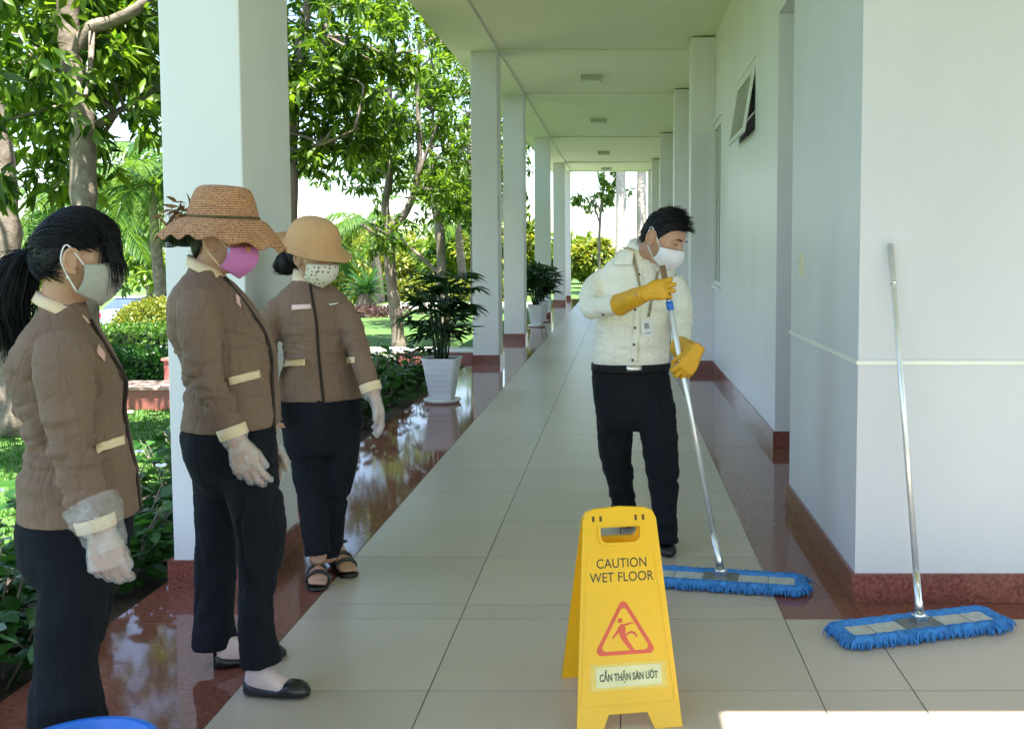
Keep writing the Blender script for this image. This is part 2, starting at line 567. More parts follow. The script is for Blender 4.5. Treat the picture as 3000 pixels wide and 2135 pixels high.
# awning window, its leaf hanging open
def bars(name, parent, y0, y1, z0, z1, t, x0, x1, m, matrix=None):
    mb = MB()
    mb.box((x0, y0, z0), (x1, y0 + t, z1)); mb.box((x0, y1 - t, z0), (x1, y1, z1))
    mb.box((x0, y0 + t, z0), (x1, y1 - t, z0 + t)); mb.box((x0, y0 + t, z1 - t), (x1, y1 - t, z1))
    return mb.build(name, m, parent, matrix=matrix)
aw = bars('awning_window', bld, A0, A1, AZ0, AZ1, 0.028, XW + 0.004, XW + 0.06, M['aluminium'])
hinge = Matrix.Translation((XW + 0.012, 0, AZ1 - 0.03)) @ Matrix.Rotation(R(-9), 4, 'Y').inverted() @ Matrix.Translation((-(XW + 0.012), 0, -(AZ1 - 0.03)))
lf = bars('leaf_frame', aw, A0 + 0.03, A1 - 0.03, AZ0 + 0.0, AZ1 - 0.03, 0.04, XW - 0.02, XW + 0.004, M['aluminium'], hinge)
p = MB(); p.box((XW - 0.012, A0 + 0.068, AZ0 + 0.038), (XW - 0.006, A1 - 0.068, AZ1 - 0.068))
p.build('pane', M['glass_pane'], aw, matrix=hinge)
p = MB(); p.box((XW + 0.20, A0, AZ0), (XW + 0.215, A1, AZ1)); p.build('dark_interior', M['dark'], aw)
p = MB(); p.tube([(XW - 0.10, A0 + 0.05, AZ0 + 0.055), (XW + 0.02, A0 + 0.05, AZ0 + 0.20)], 0.006, 6)
p.build('stay', M['aluminium'], aw)
p = MB(); p.box((XW - 0.010, A0 - 0.03, AZ1 + 0.045), (XW - 0.0005, A1 + 0.03, AZ1 + 0.065))
p.build('drip_moulding', M['trim'], aw)
# tall window
tw = bars('tall_window', bld, B0, B1, BZ0, BZ1, 0.05, XW - 0.012, XW + 0.06, M['aluminium'])
p = MB(); p.box((XW + 0.015, B0 + 0.05, BZ0 + 0.05), (XW + 0.025, B1 - 0.05, BZ1 - 0.05)); p.build('pane', M['glass_pane'], tw)
p = MB(); p.box((XW - 0.002, (B0+B1)/2 - 0.02, BZ0 + 0.05), (XW + 0.014, (B0+B1)/2 + 0.02, BZ1 - 0.05)); p.build('mullion', M['aluminium'], tw)
p = MB(); p.box((XW - 0.04, B0 - 0.06, BZ0 - 0.035), (XW - 0.0006, PILY[0] - 0.001, BZ0 - 0.005)); p.build('sill', M['trim'], tw)
p = MB(); p.box((XW - 0.03, B0 - 0.06, BZ1 + 0.03), (XW - 0.0006, PILY[0] - 0.001, BZ1 + 0.05)); p.build('drip_moulding', M['trim'], tw)

# light switch on the near block's side
sw = empty('light_switch', (XN, 5.17, 1.29), 'cream plastic light switch plate on the wall beside the passage', 'light switch')
p = MB(); p.box((XN - 0.012, 5.13, 1.29), (XN - 0.0005, 5.21, 1.405)); p.build('plate', mat('cream_plastic', (0.78, 0.72, 0.52), 0.4), sw)
p = MB(); p.box((XN - 0.017, 5.15, 1.325), (XN - 0.0122, 5.19, 1.37)); p.build('rocker', mat('cream_rocker', (0.70, 0.64, 0.46), 0.4), sw)

# ceiling lamps (unlit)
for k, (yl, lab) in enumerate(((14.6, 'square unlit ceiling lamp between the second and third column'), (19.2, 'square unlit ceiling lamp above the far potted palm'),
                      (25.2, 'square unlit ceiling lamp between the two last column bays'), (29.9, 'square unlit ceiling lamp at the end of the walkway'))):
    e = empty('ceiling_light', (-0.42, yl, CEIL), lab, 'ceiling light', 'ceiling lamps of the walkway')
    p = MB(); p.box((-0.57, yl - 0.15, CEIL - 0.07), (-0.27, yl + 0.15, CEIL - 0.001)); p.build('housing', mat('lamp_housing', (0.5, 0.48, 0.4), 0.5), e)
    p = MB(); p.box((-0.55, yl - 0.13, CEIL - 0.10), (-0.29, yl + 0.13, CEIL - 0.0705)); p.build('diffuser', mat('lamp_diffuser', (0.75, 0.74, 0.66), 0.4), e)

# columns
labs = ['square white column behind the entrance walkway', 'square white column right behind the woman in the straw hat',
        'square white column beside the nearer potted palm', 'square white column following the one beside the potted palm',
        'square white column behind the farther potted palm', 'square white column second to last of the walkway', 'square white column ending the walkway']
for k, yc in enumerate(COLY):
    c = empty('column', (-1.72, yc + 0.3, 0), labs[k], 'column', 'columns along the garden side')
    dy = 0.60 if k < 2 else 0.42
    p = MB(); p.box((-1.885, yc, 0), (-1.555, yc + dy, BEAM - 0.001)); sh = p.build('shaft', M['column'], c)
    bev = sh.modifiers.new('bevel', 'BEVEL'); bev.width = 0.006; bev.segments = 2
    p = MB(); p.box((-1.905, yc - 0.016, 0.0008), (-1.539, yc + dy + 0.016, 0.115)); p.build('skirting', M['granite_skirt'], c)
    if k == 2:
        p = MB(); p.box((-1.554, yc + 0.10, 1.83), (-1.515, yc + 0.20, 2.14)); p.build('junction_box', M['plastic_white'], c)

# garden structure: cross path, road, granite kerbs
p = MB(); p.box((-14, 14.15, GZ - 0.1), (-1.96, 14.75, 0.02))
tag(p.build('garden_path', M['concrete']), kind='structure')
p = MB(); p.add([(-90, 38.2, -1.814), (-9.8, 38.2, -1.814), (-9.8, 47.0, -1.814), (-90, 47.0, -1.814)], [(0, 1, 2, 3)])
tag(p.build('drive', M['road']), kind='structure')
p = MB(); p.add([(-7.0, 27, GZ + 0.006), (-2.2, 27, GZ + 0.006), (-2.2, 31, GZ + 0.006), (-7.0, 31, GZ + 0.006)], [(0, 1, 2, 3)])
tag(p.build('far_path', M['concrete']), kind='structure')
pw = empty('granite_steps', (-4.6, 9.6, GZ), 'low red granite garden step with pale polished top behind the first column', 'garden wall')
p = MB(); p.box((-5.0, 9.50, GZ), (-3.2, 10.0, 0.10)); p.build('lower_block', M['granite_rough'], pw)
p = MB(); p.box((-5.02, 9.47, 0.1005), (-3.18, 10.0, 0.125)); p.build('lower_cap', mat('granite_cap_sunlit', (0.5, 0.33, 0.29), 0.25, 0.2, 25), pw)  # paler than the block: sunlight on the top put into the colour
p = MB(); p.box((-4.62, 10.0025, GZ), (-3.2, 10.4, 0.325)); p.build('upper_block', M['granite_rough'], pw)
p = MB(); p.box((-4.64, 9.985, 0.3255), (-3.18, 10.42, 0.35)); p.build('upper_cap', mat('granite_cap_dark', (0.42, 0.20, 0.17), 0.3, 0.2, 25), pw)
kb = empty('granite_kerb', (-2.6, 13.3, GZ), 'low red granite kerb with pale top between potted palm and column', 'kerb')
p = MB(); p.box((-3.0, 13.2, GZ), (-1.96, 13.5, 0.09)); p.build('block', M['granite_rough'], kb)
p = MB(); p.box((-3.02, 13.18, 0.0905), (-1.96, 13.52, 0.11)); p.build('cap', mat('kerb_cap_sunlit', (0.6, 0.55, 0.5), 0.3, 0.1, 25), kb)  # pale colour stands in for sun on the kerb top
# ================================================================== VEGETATION
def leaf_batch(pos, dirs, nrm, L, W, fold=0.25, droop=0.15, kind='long'):
    """many leaves in one array: each 6 vertices, 4 triangles-ish faces"""
    n = len(pos)
    pos = np.asarray(pos, float); d = np.asarray(dirs, float); nn = np.asarray(nrm, float)
    d /= np.linalg.norm(d, axis=1)[:, None] + 1e-9
    nn = nn - d * np.sum(d * nn, axis=1)[:, None]
    nn /= np.linalg.norm(nn, axis=1)[:, None] + 1e-9
    s = np.cross(d, nn)
    L = np.asarray(L, float).reshape(-1, 1) * np.ones((n, 1)); W = np.asarray(W, float).reshape(-1, 1) * np.ones((n, 1))
    m = 0.42 if kind == 'long' else 0.38
    base = pos
    midc = pos + d * L * m
    ml = midc - s * W * 0.5 + nn * W * fold
    mr = midc + s * W * 0.5 + nn * W * fold
    m2 = pos + d * L * 0.75 - nn * L * droop * 0.5
    w2 = 0.34 if kind == 'long' else 0.40
    nl = m2 - s * W * w2 + nn * W * fold * 0.6
    nr = m2 + s * W * w2 + nn * W * fold * 0.6
    tip = pos + d * L - nn * L * droop
    V = np.stack([base, ml, mr, midc, nl, nr, m2, tip], 1).reshape(-1, 3)
    o = (np.arange(n) * 8)[:, None]
    F = np.array([(0, 3, 1), (0, 2, 3), (1, 3, 6, ), (1, 6, 4), (3, 2, 5), (3, 5, 6), (4, 6, 7), (6, 5, 7)])
    Fa = (o[:, :, None] + F[None]).reshape(-1, 3)
    return V, Fa

def tri_mesh(name, parts, m, parent=None, smooth=False, matrix=None):
    off, Vs, Fs = 0, [], []
    for V, F in parts:
        Vs.append(V); Fs.append(F + off); off += len(V)
    V = np.concatenate(Vs); F = np.concatenate(Fs)
    me = bpy.data.meshes.new(name)
    me.vertices.add(len(V)); me.vertices.foreach_set('co', V.ravel().astype(np.float32))
    me.loops.add(F.size); me.loops.foreach_set('vertex_index', F.ravel().astype(np.int32))
    me.polygons.add(len(F))
    me.polygons.foreach_set('loop_start', (np.arange(len(F)) * 3).astype(np.int32))
    me.polygons.foreach_set('loop_total', np.full(len(F), 3, np.int32))
    me.update(calc_edges=True)
    me.materials.append(m)
    return link(name, me, parent, smooth, matrix)

def unit(a):
    return a / (np.linalg.norm(a, axis=1)[:, None] + 1e-9)

def whorls(tips, outdir, per=11, L=0.17, W=0.05, seed=0, spread=0.9, keep=None, droop=0.25):
    r = np.random.default_rng(seed)
    n = len(tips)
    t = np.repeat(tips, per, 0); od = np.repeat(outdir, per, 0)
    k = n * per
    rnd = unit(r.normal(size=(k, 3)))
    d = unit(od * r.uniform(0.15, 0.9, (k, 1)) + rnd * spread + np.array([0, 0, -0.22]))
    pos = t - od * r.uniform(0, 0.10, (k, 1)) + rnd * 0.015
    up = unit(np.array([[0, 0, 1.0]]) + r.normal(size=(k, 3)) * 0.45)
    Ls = L * r.uniform(0.65, 1.2, k); Ws = W * r.uniform(0.75, 1.2, k)
    if keep is not None:
        ok = keep(pos + d * Ls[:, None]) & keep(pos)
        pos, d, up, Ls, Ws = pos[ok], d[ok], up[ok], Ls[ok], Ws[ok]
    return leaf_batch(pos, d, up, Ls, Ws, 0.22, droop)

def clear_of_roof(p):
    return ~((p[:, 0] > -2.25) & (p[:, 1] < YEND + 0.3))

def broad_tree(name, base, label, trunk_pts, trunk_r, limbs, crown, nt, seed, leaf=(0.17, 0.05), lm='leaf', bark='bark', group=None, per=11, gap=0.35):
    """trunk_pts/limbs in world space; crown: list of (centre, radii, weight)"""
    e = empty(name, base, label, 'tree', group)
    b = MB()
    tp, tr = smooth_path([Vector(p) for p in trunk_pts], list(trunk_r), 5)
    rr = np.random.default_rng(seed)
    tr = [q * (1 + 0.06 * rr.normal()) for q in tr]
    b.tube(tp, tr, 12)
    b.build('trunk', M[bark], e, True)
    ends = []
    for lp, lr in limbs:
        bb = MB(); bb.tube([Vector(p) for p in lp], lr, 8, sub=4); bb.build('limb', M[bark], e, True)
        ends.append(lp)
    # twig tips in clumps through the crown
    tips, outs, tw = [], [], MB()
    tot = sum(c[2] for c in crown)
    anchors = [Vector(p) for lp, _ in limbs for p in lp[1:]] + [Vector(trunk_pts[-1])]
    for c, rad, wgt in crown:
        c = np.array(c); rad = np.array(rad)
        nclump = max(3, int(nt * wgt / tot / 9))
        for _ in range(nclump):
            q = unit(rr.normal(size=(1, 3)))[0] * rr.uniform(0.35, 1.0) ** 0.5
            cc = c + q * rad
            m = rr.integers(7, 14)
            cr_ = rr.uniform(0.14, 0.32)
            loc = cc + rr.normal(size=(m, 3)) * cr_ * np.array([1, 1, 0.7])
            tips.append(loc)
            o = unit((loc - cc) + (cc - c) * 0.35 + rr.normal(size=(m, 3)) * 0.12)
            outs.append(o)
            if rr.random() < 0.55:
                a = min(anchors, key=lambda v: (v - Vector(cc)).length)
                mid = (a + Vector(cc)) / 2 + Vector(rr.normal(size=3) * 0.12)
                tw.tube([a, mid, Vector(cc)], [0.020, 0.013, 0.006], 5, sub=3)
    if tw.v:
        ok = True
        tag(tw.build('twigs', M[bark], e, True), kind='stuff')
    tips = np.concatenate(tips); outs = np.concatenate(outs)
    ok = clear_of_roof(tips)
    part = whorls(tips[ok], outs[ok], per, leaf[0], leaf[1], seed + 1, keep=clear_of_roof)
    tri_mesh('crown', [part], M[lm], e)
    return e

GRP = 'broad-leaved trees in a row along the walkway'
# nearest row tree: leaning trunk with one thick limb to the right
Y1 = 6.5
broad_tree('garden_tree', (-3.55, Y1, GZ), 'grey-barked tree whose trunk rises behind the woman with a ponytail, limb forking right',
    [(-3.56, Y1, GZ), PV(192, 640, Y1), PV(186, 430, Y1), PV(182, 260, Y1), PV(160, 130, Y1), PV(152, 20, Y1), PV(160, -160, Y1), PV(210, -420, Y1)],
    [0.10, 0.080, 0.078, 0.075, 0.074, 0.07, 0.06, 0.035],
    [([PV(165, 120, Y1), PV(205, 62, Y1), PV(250, 48, Y1), PV(330, 0, Y1), PV(420, -120, Y1 + 0.2)], [0.055, 0.046, 0.04, 0.036, 0.02]),
     ([PV(158, 10, Y1), PV(90, -110, Y1), PV(0, -200, Y1 - 0.4)], [0.05, 0.04, 0.02]),
     ([PV(184, 300, Y1), PV(260, 250, Y1 + 0.6), PV(350, 200, Y1 + 1.2)], [0.03, 0.022, 0.01])],
    [(PV(20, 90, Y1), (0.8, 0.9, 0.7), 2.4), (PV(290, 150, Y1 + 0.9), (0.55, 0.7, 0.62), 2.0), (PV(110, 270, Y1 + 0.6), (0.6, 0.5, 0.25), 0.6),
     (PV(300, -170, Y1), (1.0, 1.0, 0.6), 1.6), (PV(-60, -200, Y1), (1.0, 1.0, 0.6), 1.6), (PV(70, 380, Y1 + 0.5), (0.28, 0.3, 0.16), 0.25)],
    520, 11, (0.155, 0.048), 'leaf', 'bark_pale', GRP)
Y2 = 11.0
broad_tree('garden_tree', (-3.55, Y2, GZ), 'slim tree with a dark trunk seen just past the edge of the nearest column', 
    [(-3.55, Y2, GZ), PV(650, 560, Y2), PV(648, 400, Y2), PV(652, 260, Y2), PV(668, 120, Y2), PV(690, -20, Y2), PV(720, -260, Y2)],
    [0.11, 0.082, 0.078, 0.072, 0.062, 0.05, 0.03],
    [([PV(655, 210, Y2), PV(690, 160, Y2), PV(725, 80, Y2), PV(745, -60, Y2)], [0.05, 0.042, 0.036, 0.02]),
     ([PV(650, 340, Y2), PV(720, 320, Y2 - 0.3), PV(790, 290, Y2 - 0.6)], [0.03, 0.02, 0.01]),
     ([PV(652, 260, Y2), PV(570, 150, Y2), PV(480, 60, Y2)], [0.04, 0.03, 0.02])],
    [(PV(760, 70, Y2), (1.0, 1.1, 0.95), 3), (PV(720, 240, Y2), (0.65, 0.8, 0.6), 1.8), (PV(560, 180, Y2), (1.0, 1.0, 1.0), 2), (PV(810, 290, Y2 + 0.4), (0.5, 0.6, 0.35), 0.7),
     (PV(750, -150, Y2), (1.2, 1.2, 0.7), 1.5)],
    640, 21, (0.16, 0.046), 'leaf', 'bark', GRP)
Y3 = 15.55
broad_tree('garden_tree', (-3.47, Y3, GZ), 'tree with spotted trunk forking low into two upright stems behind the potted palm',
    [(-3.47, Y3, GZ), PV(884, 720, Y3), PV(872, 620, Y3), PV(866, 540, Y3), PV(870, 505, Y3)],
    [0.125, 0.095, 0.088, 0.09, 0.095],
    [([PV(868, 510, Y3), PV(858, 460, Y3), PV(868, 390, Y3), PV(872, 300, Y3), PV(868, 200, Y3), PV(870, 60, Y3)], [0.085, 0.062, 0.055, 0.05, 0.04, 0.02]),
     ([PV(872, 505, Y3), PV(900, 480, Y3), PV(925, 420, Y3), PV(935, 330, Y3), PV(930, 220, Y3), PV(935, 100, Y3)], [0.075, 0.062, 0.052, 0.045, 0.035, 0.02]),
     ([PV(868, 392, Y3), PV(838, 370, Y3), PV(815, 330, Y3)], [0.035, 0.028, 0.016]),
     ([PV(866, 560, Y3), PV(845, 530, Y3 - 0.2), PV(805, 500, Y3 - 0.4)], [0.045, 0.036, 0.02]),
     ([PV(928, 400, Y3), PV(955, 330, Y3), PV(985, 250, Y3)], [0.035, 0.028, 0.014]),
     ([PV(872, 240, Y3), PV(900, 190, Y3), PV(960, 130, Y3)], [0.03, 0.024, 0.014])],
    [(PV(900, 150, Y3), (1.25, 1.3, 1.2), 4), (PV(950, 330, Y3), (0.9, 1.0, 0.85), 2.4), (PV(770, 370, Y3 + 0.6), (0.8, 0.8, 0.5), 1.5), (PV(990, 420, Y3 - 0.3), (0.4, 0.5, 0.2), 0.5),
     (PV(850, 525, Y3 - 0.4), (0.22, 0.3, 0.20), 0.3), (PV(960, -50, Y3), (1.5, 1.5, 0.8), 1.5)],
    700, 31, (0.165, 0.045), 'leaf', 'bark', GRP)
Y4 = 20.0
broad_tree('garden_tree', (-3.55, Y4, GZ), 'slender tree rising directly behind the nearer potted palm, twigs leaning out',
    [(-3.55, Y4, GZ), PV(985, 640, Y4), PV(982, 540, Y4), PV(972, 470, Y4), PV(960, 380, Y4), PV(965, 250, Y4)],
    [0.13, 0.11, 0.10, 0.08, 0.05, 0.03],
    [([PV(978, 610, Y4), PV(940, 575, Y4), PV(890, 530, Y4)], [0.05, 0.04, 0.02]), ([PV(978, 500, Y4), PV(1010, 430, Y4), PV(1030, 330, Y4)], [0.05, 0.04, 0.02])],
    [(PV(1000, 280, Y4), (1.5, 1.5, 1.5), 3), (PV(1035, 460, Y4), (0.6, 0.8, 0.4), 0.9), (PV(920, 400, Y4 + 1), (1.0, 1, 0.4), 0.8), (PV(1010, 80, Y4), (1.8, 1.8, 1.3), 2)],
    480, 41, (0.19, 0.05), 'leaf', 'bark', GRP)
Y5 = 24.6
broad_tree('garden_tree', (-3.6, Y5, GZ), 'leafy tree half hidden by the column beside the nearer potted palm',
    [(-3.6, Y5, GZ), PV(1058, 560, Y5), PV(1050, 400, Y5), PV(1040, 250, Y5)], [0.14, 0.11, 0.08, 0.04],
    [([PV(1054, 480, Y5), PV(1020, 400, Y5), PV(990, 300, Y5)], [0.06, 0.04, 0.02])],
    [(PV(1040, 330, Y5), (1.6, 1.6, 2.0), 3), (PV(1160, 340, Y5 + 1), (1.0, 1.2, 1.6), 2)], 420, 51, (0.24, 0.065), 'leaf', 'bark', GRP)
# stout tree at the picture's left side
Y6 = 8.2
broad_tree('garden_tree', (-5.15, Y6, GZ), 'stout lichen-spotted tree beyond the ponytail, standing apart from the row',
    [(-5.02, Y6, GZ), PV(8, 700, Y6), PV(2, 480, Y6), PV(-10, 330, Y6), PV(-30, 150, Y6), PV(-40, -150, Y6)], [0.17, 0.14, 0.135, 0.12, 0.10, 0.06],
    [([PV(-10, 320, Y6), PV(-80, 200, Y6), PV(-150, 60, Y6)], [0.07, 0.05, 0.03]), ([PV(-25, 190, Y6), PV(60, 130, Y6 + 0.5), PV(120, 60, Y6 + 0.8)], [0.04, 0.03, 0.015])],
    [(PV(-60, 0, Y6), (1.6, 1.6, 1.3), 3), (PV(70, 120, Y6 + 1.4), (1.2, 1.2, 0.8), 1.8), (PV(230, 60, Y6 + 2.0), (1.3, 1.2, 0.9), 1.8)], 270, 61, (0.18, 0.05), 'leaf', 'bark_pale', GRP)

# ---- background trees, each its own thing
def bg_tree(base, h, rad, seed, label, lm='leaf_bg', n=230, leaf=(0.34, 0.16), name='background_tree', low=0.25):
    x, y = base
    rr = np.random.default_rng(seed)
    g0 = ground_z(x, y)
    e = empty(name, (x, y, g0), label, 'tree', 'trees across the garden')
    b = MB(); b.tube([(x, y, g0), (x + 0.05 * h * rr.normal() * 0.3, y, g0 + h * 0.35), (x, y, g0 + h * 0.75)], [0.05 * h * 0.6, 0.03 * h * 0.6, 0.01 * h], 8, sub=3)
    b.build('trunk', M['bark_pale'], e, True)
    c = np.array([x, y, g0 + h * (0.5 + low / 2)])
    tips, outs = [], []
    for _ in range(n // 8):
        q = unit(rr.normal(size=(1, 3)))[0] * rr.uniform(0.3, 1) ** 0.5
        cc = c + q * np.array([rad, rad, h * (0.5 - low / 2)])
        m = rr.integers(6, 12)
        loc = cc + rr.normal(size=(m, 3)) * rad * 0.16
        tips.append(loc); outs.append(unit(loc - cc + (cc - c) * 0.4))
    tips = np.concatenate(tips); outs = np.concatenate(outs)
    tri_mesh('crown', [whorls(tips, outs, 12, leaf[0], leaf[1], seed + 5, keep=clear_of_roof)], M[lm], e)
    return e
BG = [((-16, 34), 6.6, 2.8, 'leaf_bg', 'round yellow-green tree on the slope before the car park'),
      ((-27, 50), 5.2, 3.0, 'leaf_bg', 'broad sunlit tree beyond the parked car'),
      ((-12.5, 50), 4.4, 2.6, 'leaf_golden', 'golden-leaved tree beyond the far path, behind the straw hat'),
      ((-10.6, 52), 4.2, 2.4, 'leaf_golden', 'low amber tree showing between column and felt hat'),
      ((-6.6, 41), 2.6, 1.7, 'leaf_bg', 'small lime tree behind the cycad'),
      ((-4.6, 38), 2.7, 1.5, 'leaf_golden', 'orange-tinted small tree near the walkway, behind the slender trunk'),
      ((-35, 56), 6.0, 4.0, 'leaf_bg', 'large pale tree far across the garden'),
      ((-15, 60), 5.0, 3.4, 'leaf_bg', 'pale distant tree behind the golden-leaved one'),
      ((-2.6, 50), 2.4, 1.5, 'leaf_bg', 'low lime bush tree past the end of the walkway'),
      ((-1.3, 44), 1.9, 1.0, 'leaf_golden', 'yellowish bush closing the view at the walkway end'),
      ((2.8, 46), 3.2, 1.7, 'leaf_bg', 'green bush past the walkway end beside the wall')]
for k, (b, h, rd, lm, lab) in enumerate(BG):
    bg_tree(b, h, rd, 100 + k, lab, lm, n=300, leaf=(0.36, 0.15))
# sparse tree at the end of the walkway
e = broad_tree('sparse_tree', (-0.9, 37, GZ), 'thin sparse-leaved tree beyond the end of the walkway',
    [(-0.75, 37, GZ), PV(1335, 560, 37), PV(1338, 480, 37), PV(1345, 400, 37), PV(1350, 300, 37)], [0.07, 0.055, 0.05, 0.04, 0.02],
    [([PV(1337, 500, 37), PV(1320, 450, 37), PV(1300, 420, 37)], [0.03, 0.025, 0.01])],
    [(PV(1325, 430, 37), (0.75, 0.6, 0.65), 2), (PV(1385, 400, 37), (0.4, 0.5, 0.5), 0.8), (PV(1350, 300, 37), (0.9, 0.9, 0.8), 1)], 110, 71, (0.22, 0.09), 'leaf_bg', 'bark')

# ---- palms
def palm(base, h, nf, fl, seed, label, tr=0.13, name='palm_tree', frond=True, bark='bark_pale', el0=70):
    x, y = base
    rr = np.random.default_rng(seed)
    g0 = ground_z(x, y)
    e = empty(name, (x, y, g0), label, 'palm', 'palms across the garden')
    b = MB()
    pts, rad = [], []
    for i in range(12):
        t = i / 11
        pts.append(Vector((x + 0.15 * math.sin(t * 2 + seed), y, g0 + h * t)))
        rad.append(tr * (1.25 - 0.45 * t) * (1 + 0.04 * (i % 2)))
    b.tube(pts, rad, 12, sub=2); b.build('trunk', M[bark], e, True)
    if not frond:
        return e
    top = pts[-1]
    st = MB(); P, Dv, Nn, Ls = [], [], [], []
    for k in range(nf):
        az = 2 * math.pi * k / nf * 2.4 + rr.uniform(-0.2, 0.2)
        el = R(el0 - 80 * (k / nf) + rr.uniform(-8, 8))
        dirh = Vector((math.cos(az), math.sin(az), 0))
        p = top.copy(); dv = dirh * math.cos(el) + Vector((0, 0, math.sin(el)))
        path = [p.copy()]
        seg = 12
        for i in range(seg):
            dv = (dv + Vector((0, 0, -0.13 - 0.05 * i / seg))).normalized()
            p = p + dv * fl / seg
            path.append(p.copy())
            if i >= 1:
                side = dv.cross(Vector((0, 0, 1))).normalized()
                for s in (-1, 1):
                    for j in range(3):
                        q = path[-2].lerp(path[-1], j / 3)
                        P.append(q); Dv.append(side * s * 0.85 + dv * 0.55 + Vector((0, 0, -0.25 + rr.normal() * 0.12)))
                        Nn.append(Vector((0, 0, 1)) + side * s * 0.3)
                        Ls.append(fl * 0.30 * math.sin(math.pi * min(1, (i + 1.5) / (seg + 1.2))) + 0.05)
        st.tube(path, [0.022 * (1 - 0.85 * i / seg) for i in range(seg + 1)], 5)
    st.build('rachis', M['leaf_palm'], e, True)
    tri_mesh('frond', [leaf_batch([tuple(q) for q in P], [tuple(q) for q in Dv], [tuple(q) for q in Nn], Ls, fl * 0.028, 0.15, 0.25)], M['leaf_palm'], e)
    return e
palm((-7.6, 16.6), 2.6, 22, 1.6, 3, 'bushy areca palm behind the ball shrub, next to the column', 0.09)
palm((-8.6, 19.6), 3.3, 18, 2.0, 4, 'feathery palm on the slope between column and car park', 0.11)
palm((-12.3, 22.5), 3.0, 16, 2.2, 5, 'palm on the slope behind the dark green hedge', 0.13)
palm((-10.2, 33.0), 3.0, 16, 2.0, 6, 'palm with drooping fronds beyond the far path', 0.14)
palm((-7.8, 31.6), 2.6, 14, 1.8, 8, 'short bright palm behind the felt hat', 0.14)
palm((-5.3, 33.5), 2.8, 14, 1.8, 9, 'short palm between the potted palm and the far hedge', 0.13)
palm((-8.3, 9.6), 3.3, 16, 2.2, 12, 'palm whose dark fronds hang beside the stout spotted tree', 0.13)
palm((-0.13, 36.0), 7.5, 14, 2.4, 7, 'tall smooth pale palm trunk past the end of the walkway', 0.17, bark='sunlit_palm_bark')
palm((0.92, 36.5), 7.5, 14, 2.4, 10, 'second smooth palm trunk, partly behind the last pilaster', 0.17, bark='sunlit_palm_bark')
# cycad
def cycad(base, label):
    x, y = base
    e = empty('cycad', (x, y, GZ), label, 'cycad')
    b = MB(); b.tube([(x, y, GZ), (x, y, 0.1), (x, y, 0.42)], [0.24, 0.26, 0.18], 12, sub=3)
    b.build('trunk', M['bark'], e, True)
    rr = np.random.default_rng(5)
    P, Dv, Nn, Ls = [], [], [], []
    st = MB()
    for k in range(34):
        az = k * 2.4; el = R(78 - 72 * k / 34)
        dv = Vector((math.cos(az) * math.cos(el), math.sin(az) * math.cos(el), math.sin(el)))
        p = Vector((x, y, 0.42)); path = [p.copy()]
        for i in range(10):
            dv = (dv + Vector((0, 0, -0.09))).normalized(); p = p + dv * 0.075; path.append(p.copy())
            side = dv.cross(Vector((0, 0, 1))).normalized()
            for s in (-1, 1):
                for j in range(3):
                    P.append(path[-2].lerp(p, j / 3)); Dv.append(side * s + dv * 0.6 + Vector((0, 0, 0.25))); Nn.append(Vector((0, 0, 1))); Ls.append(0.15 * math.sin(math.pi * (i + 1.5) / 11.5) + 0.02)
        st.tube(path, 0.008, 4)
    st.build('rachis', M['leaf_shrub'], e)
    tri_mesh('frond', [leaf_batch([tuple(q) for q in P], [tuple(q) for q in Dv], [tuple(q) for q in Nn], Ls, 0.016, 0.1, 0.05)], M['leaf_shrub'], e)
cycad((-6.37, 24.9), 'squat cycad with stiff arching fronds on the lawn')

# ---- clipped hedges and balls
def hedge_shape(name, label, pts_nrm, leafL, lm, core, group=None, loc=(0, 0, 0)):
    e = empty(name, loc, label, 'hedge', group)
    pos, nr = pts_nrm
    r = np.random.default_rng(len(pos))
    d = unit(nr * 0.7 + r.normal(size=pos.shape) * 0.7)
    up = unit(nr + r.normal(size=pos.shape) * 0.5)
    pos = pos + nr * r.normal(size=(len(pos), 1)) * 0.03
    tri_mesh('foliage', [leaf_batch(pos, d, up, leafL * r.uniform(0.6, 1.3, len(pos)), leafL * 0.55, 0.2, 0.1, 'round')], M[lm], e)
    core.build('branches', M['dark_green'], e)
    return e
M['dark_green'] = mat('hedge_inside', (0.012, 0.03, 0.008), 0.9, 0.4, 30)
def box_surface(x0, x1, y0, y1, z0, z1, n, seed=0):
    r = np.random.default_rng(seed)
    a = [(x1-x0)*(y1-y0), (x1-x0)*(z1-z0), (y1-y0)*(z1-z0), (y1-y0)*(z1-z0)]
    P, Nn = [], []
    for k, ar in enumerate(a):
        m = int(n * ar / sum(a)); u, v = r.random(m), r.random(m)
        if k == 0: P.append(np.stack([x0+(x1-x0)*u, y0+(y1-y0)*v, np.full(m, z1)], 1)); Nn.append(np.tile([0, 0, 1.0], (m, 1)))
        if k == 1: P.append(np.stack([x0+(x1-x0)*u, np.full(m, y0), z0+(z1-z0)*v], 1)); Nn.append(np.tile([0, -1.0, 0], (m, 1)))
        if k == 2: P.append(np.stack([np.full(m, x0), y0+(y1-y0)*u, z0+(z1-z0)*v], 1)); Nn.append(np.tile([-1.0, 0, 0], (m, 1)))
        if k == 3: P.append(np.stack([np.full(m, x1), y0+(y1-y0)*u, z0+(z1-z0)*v], 1)); Nn.append(np.tile([1.0, 0, 0], (m, 1)))
    return np.concatenate(P), np.concatenate(Nn)
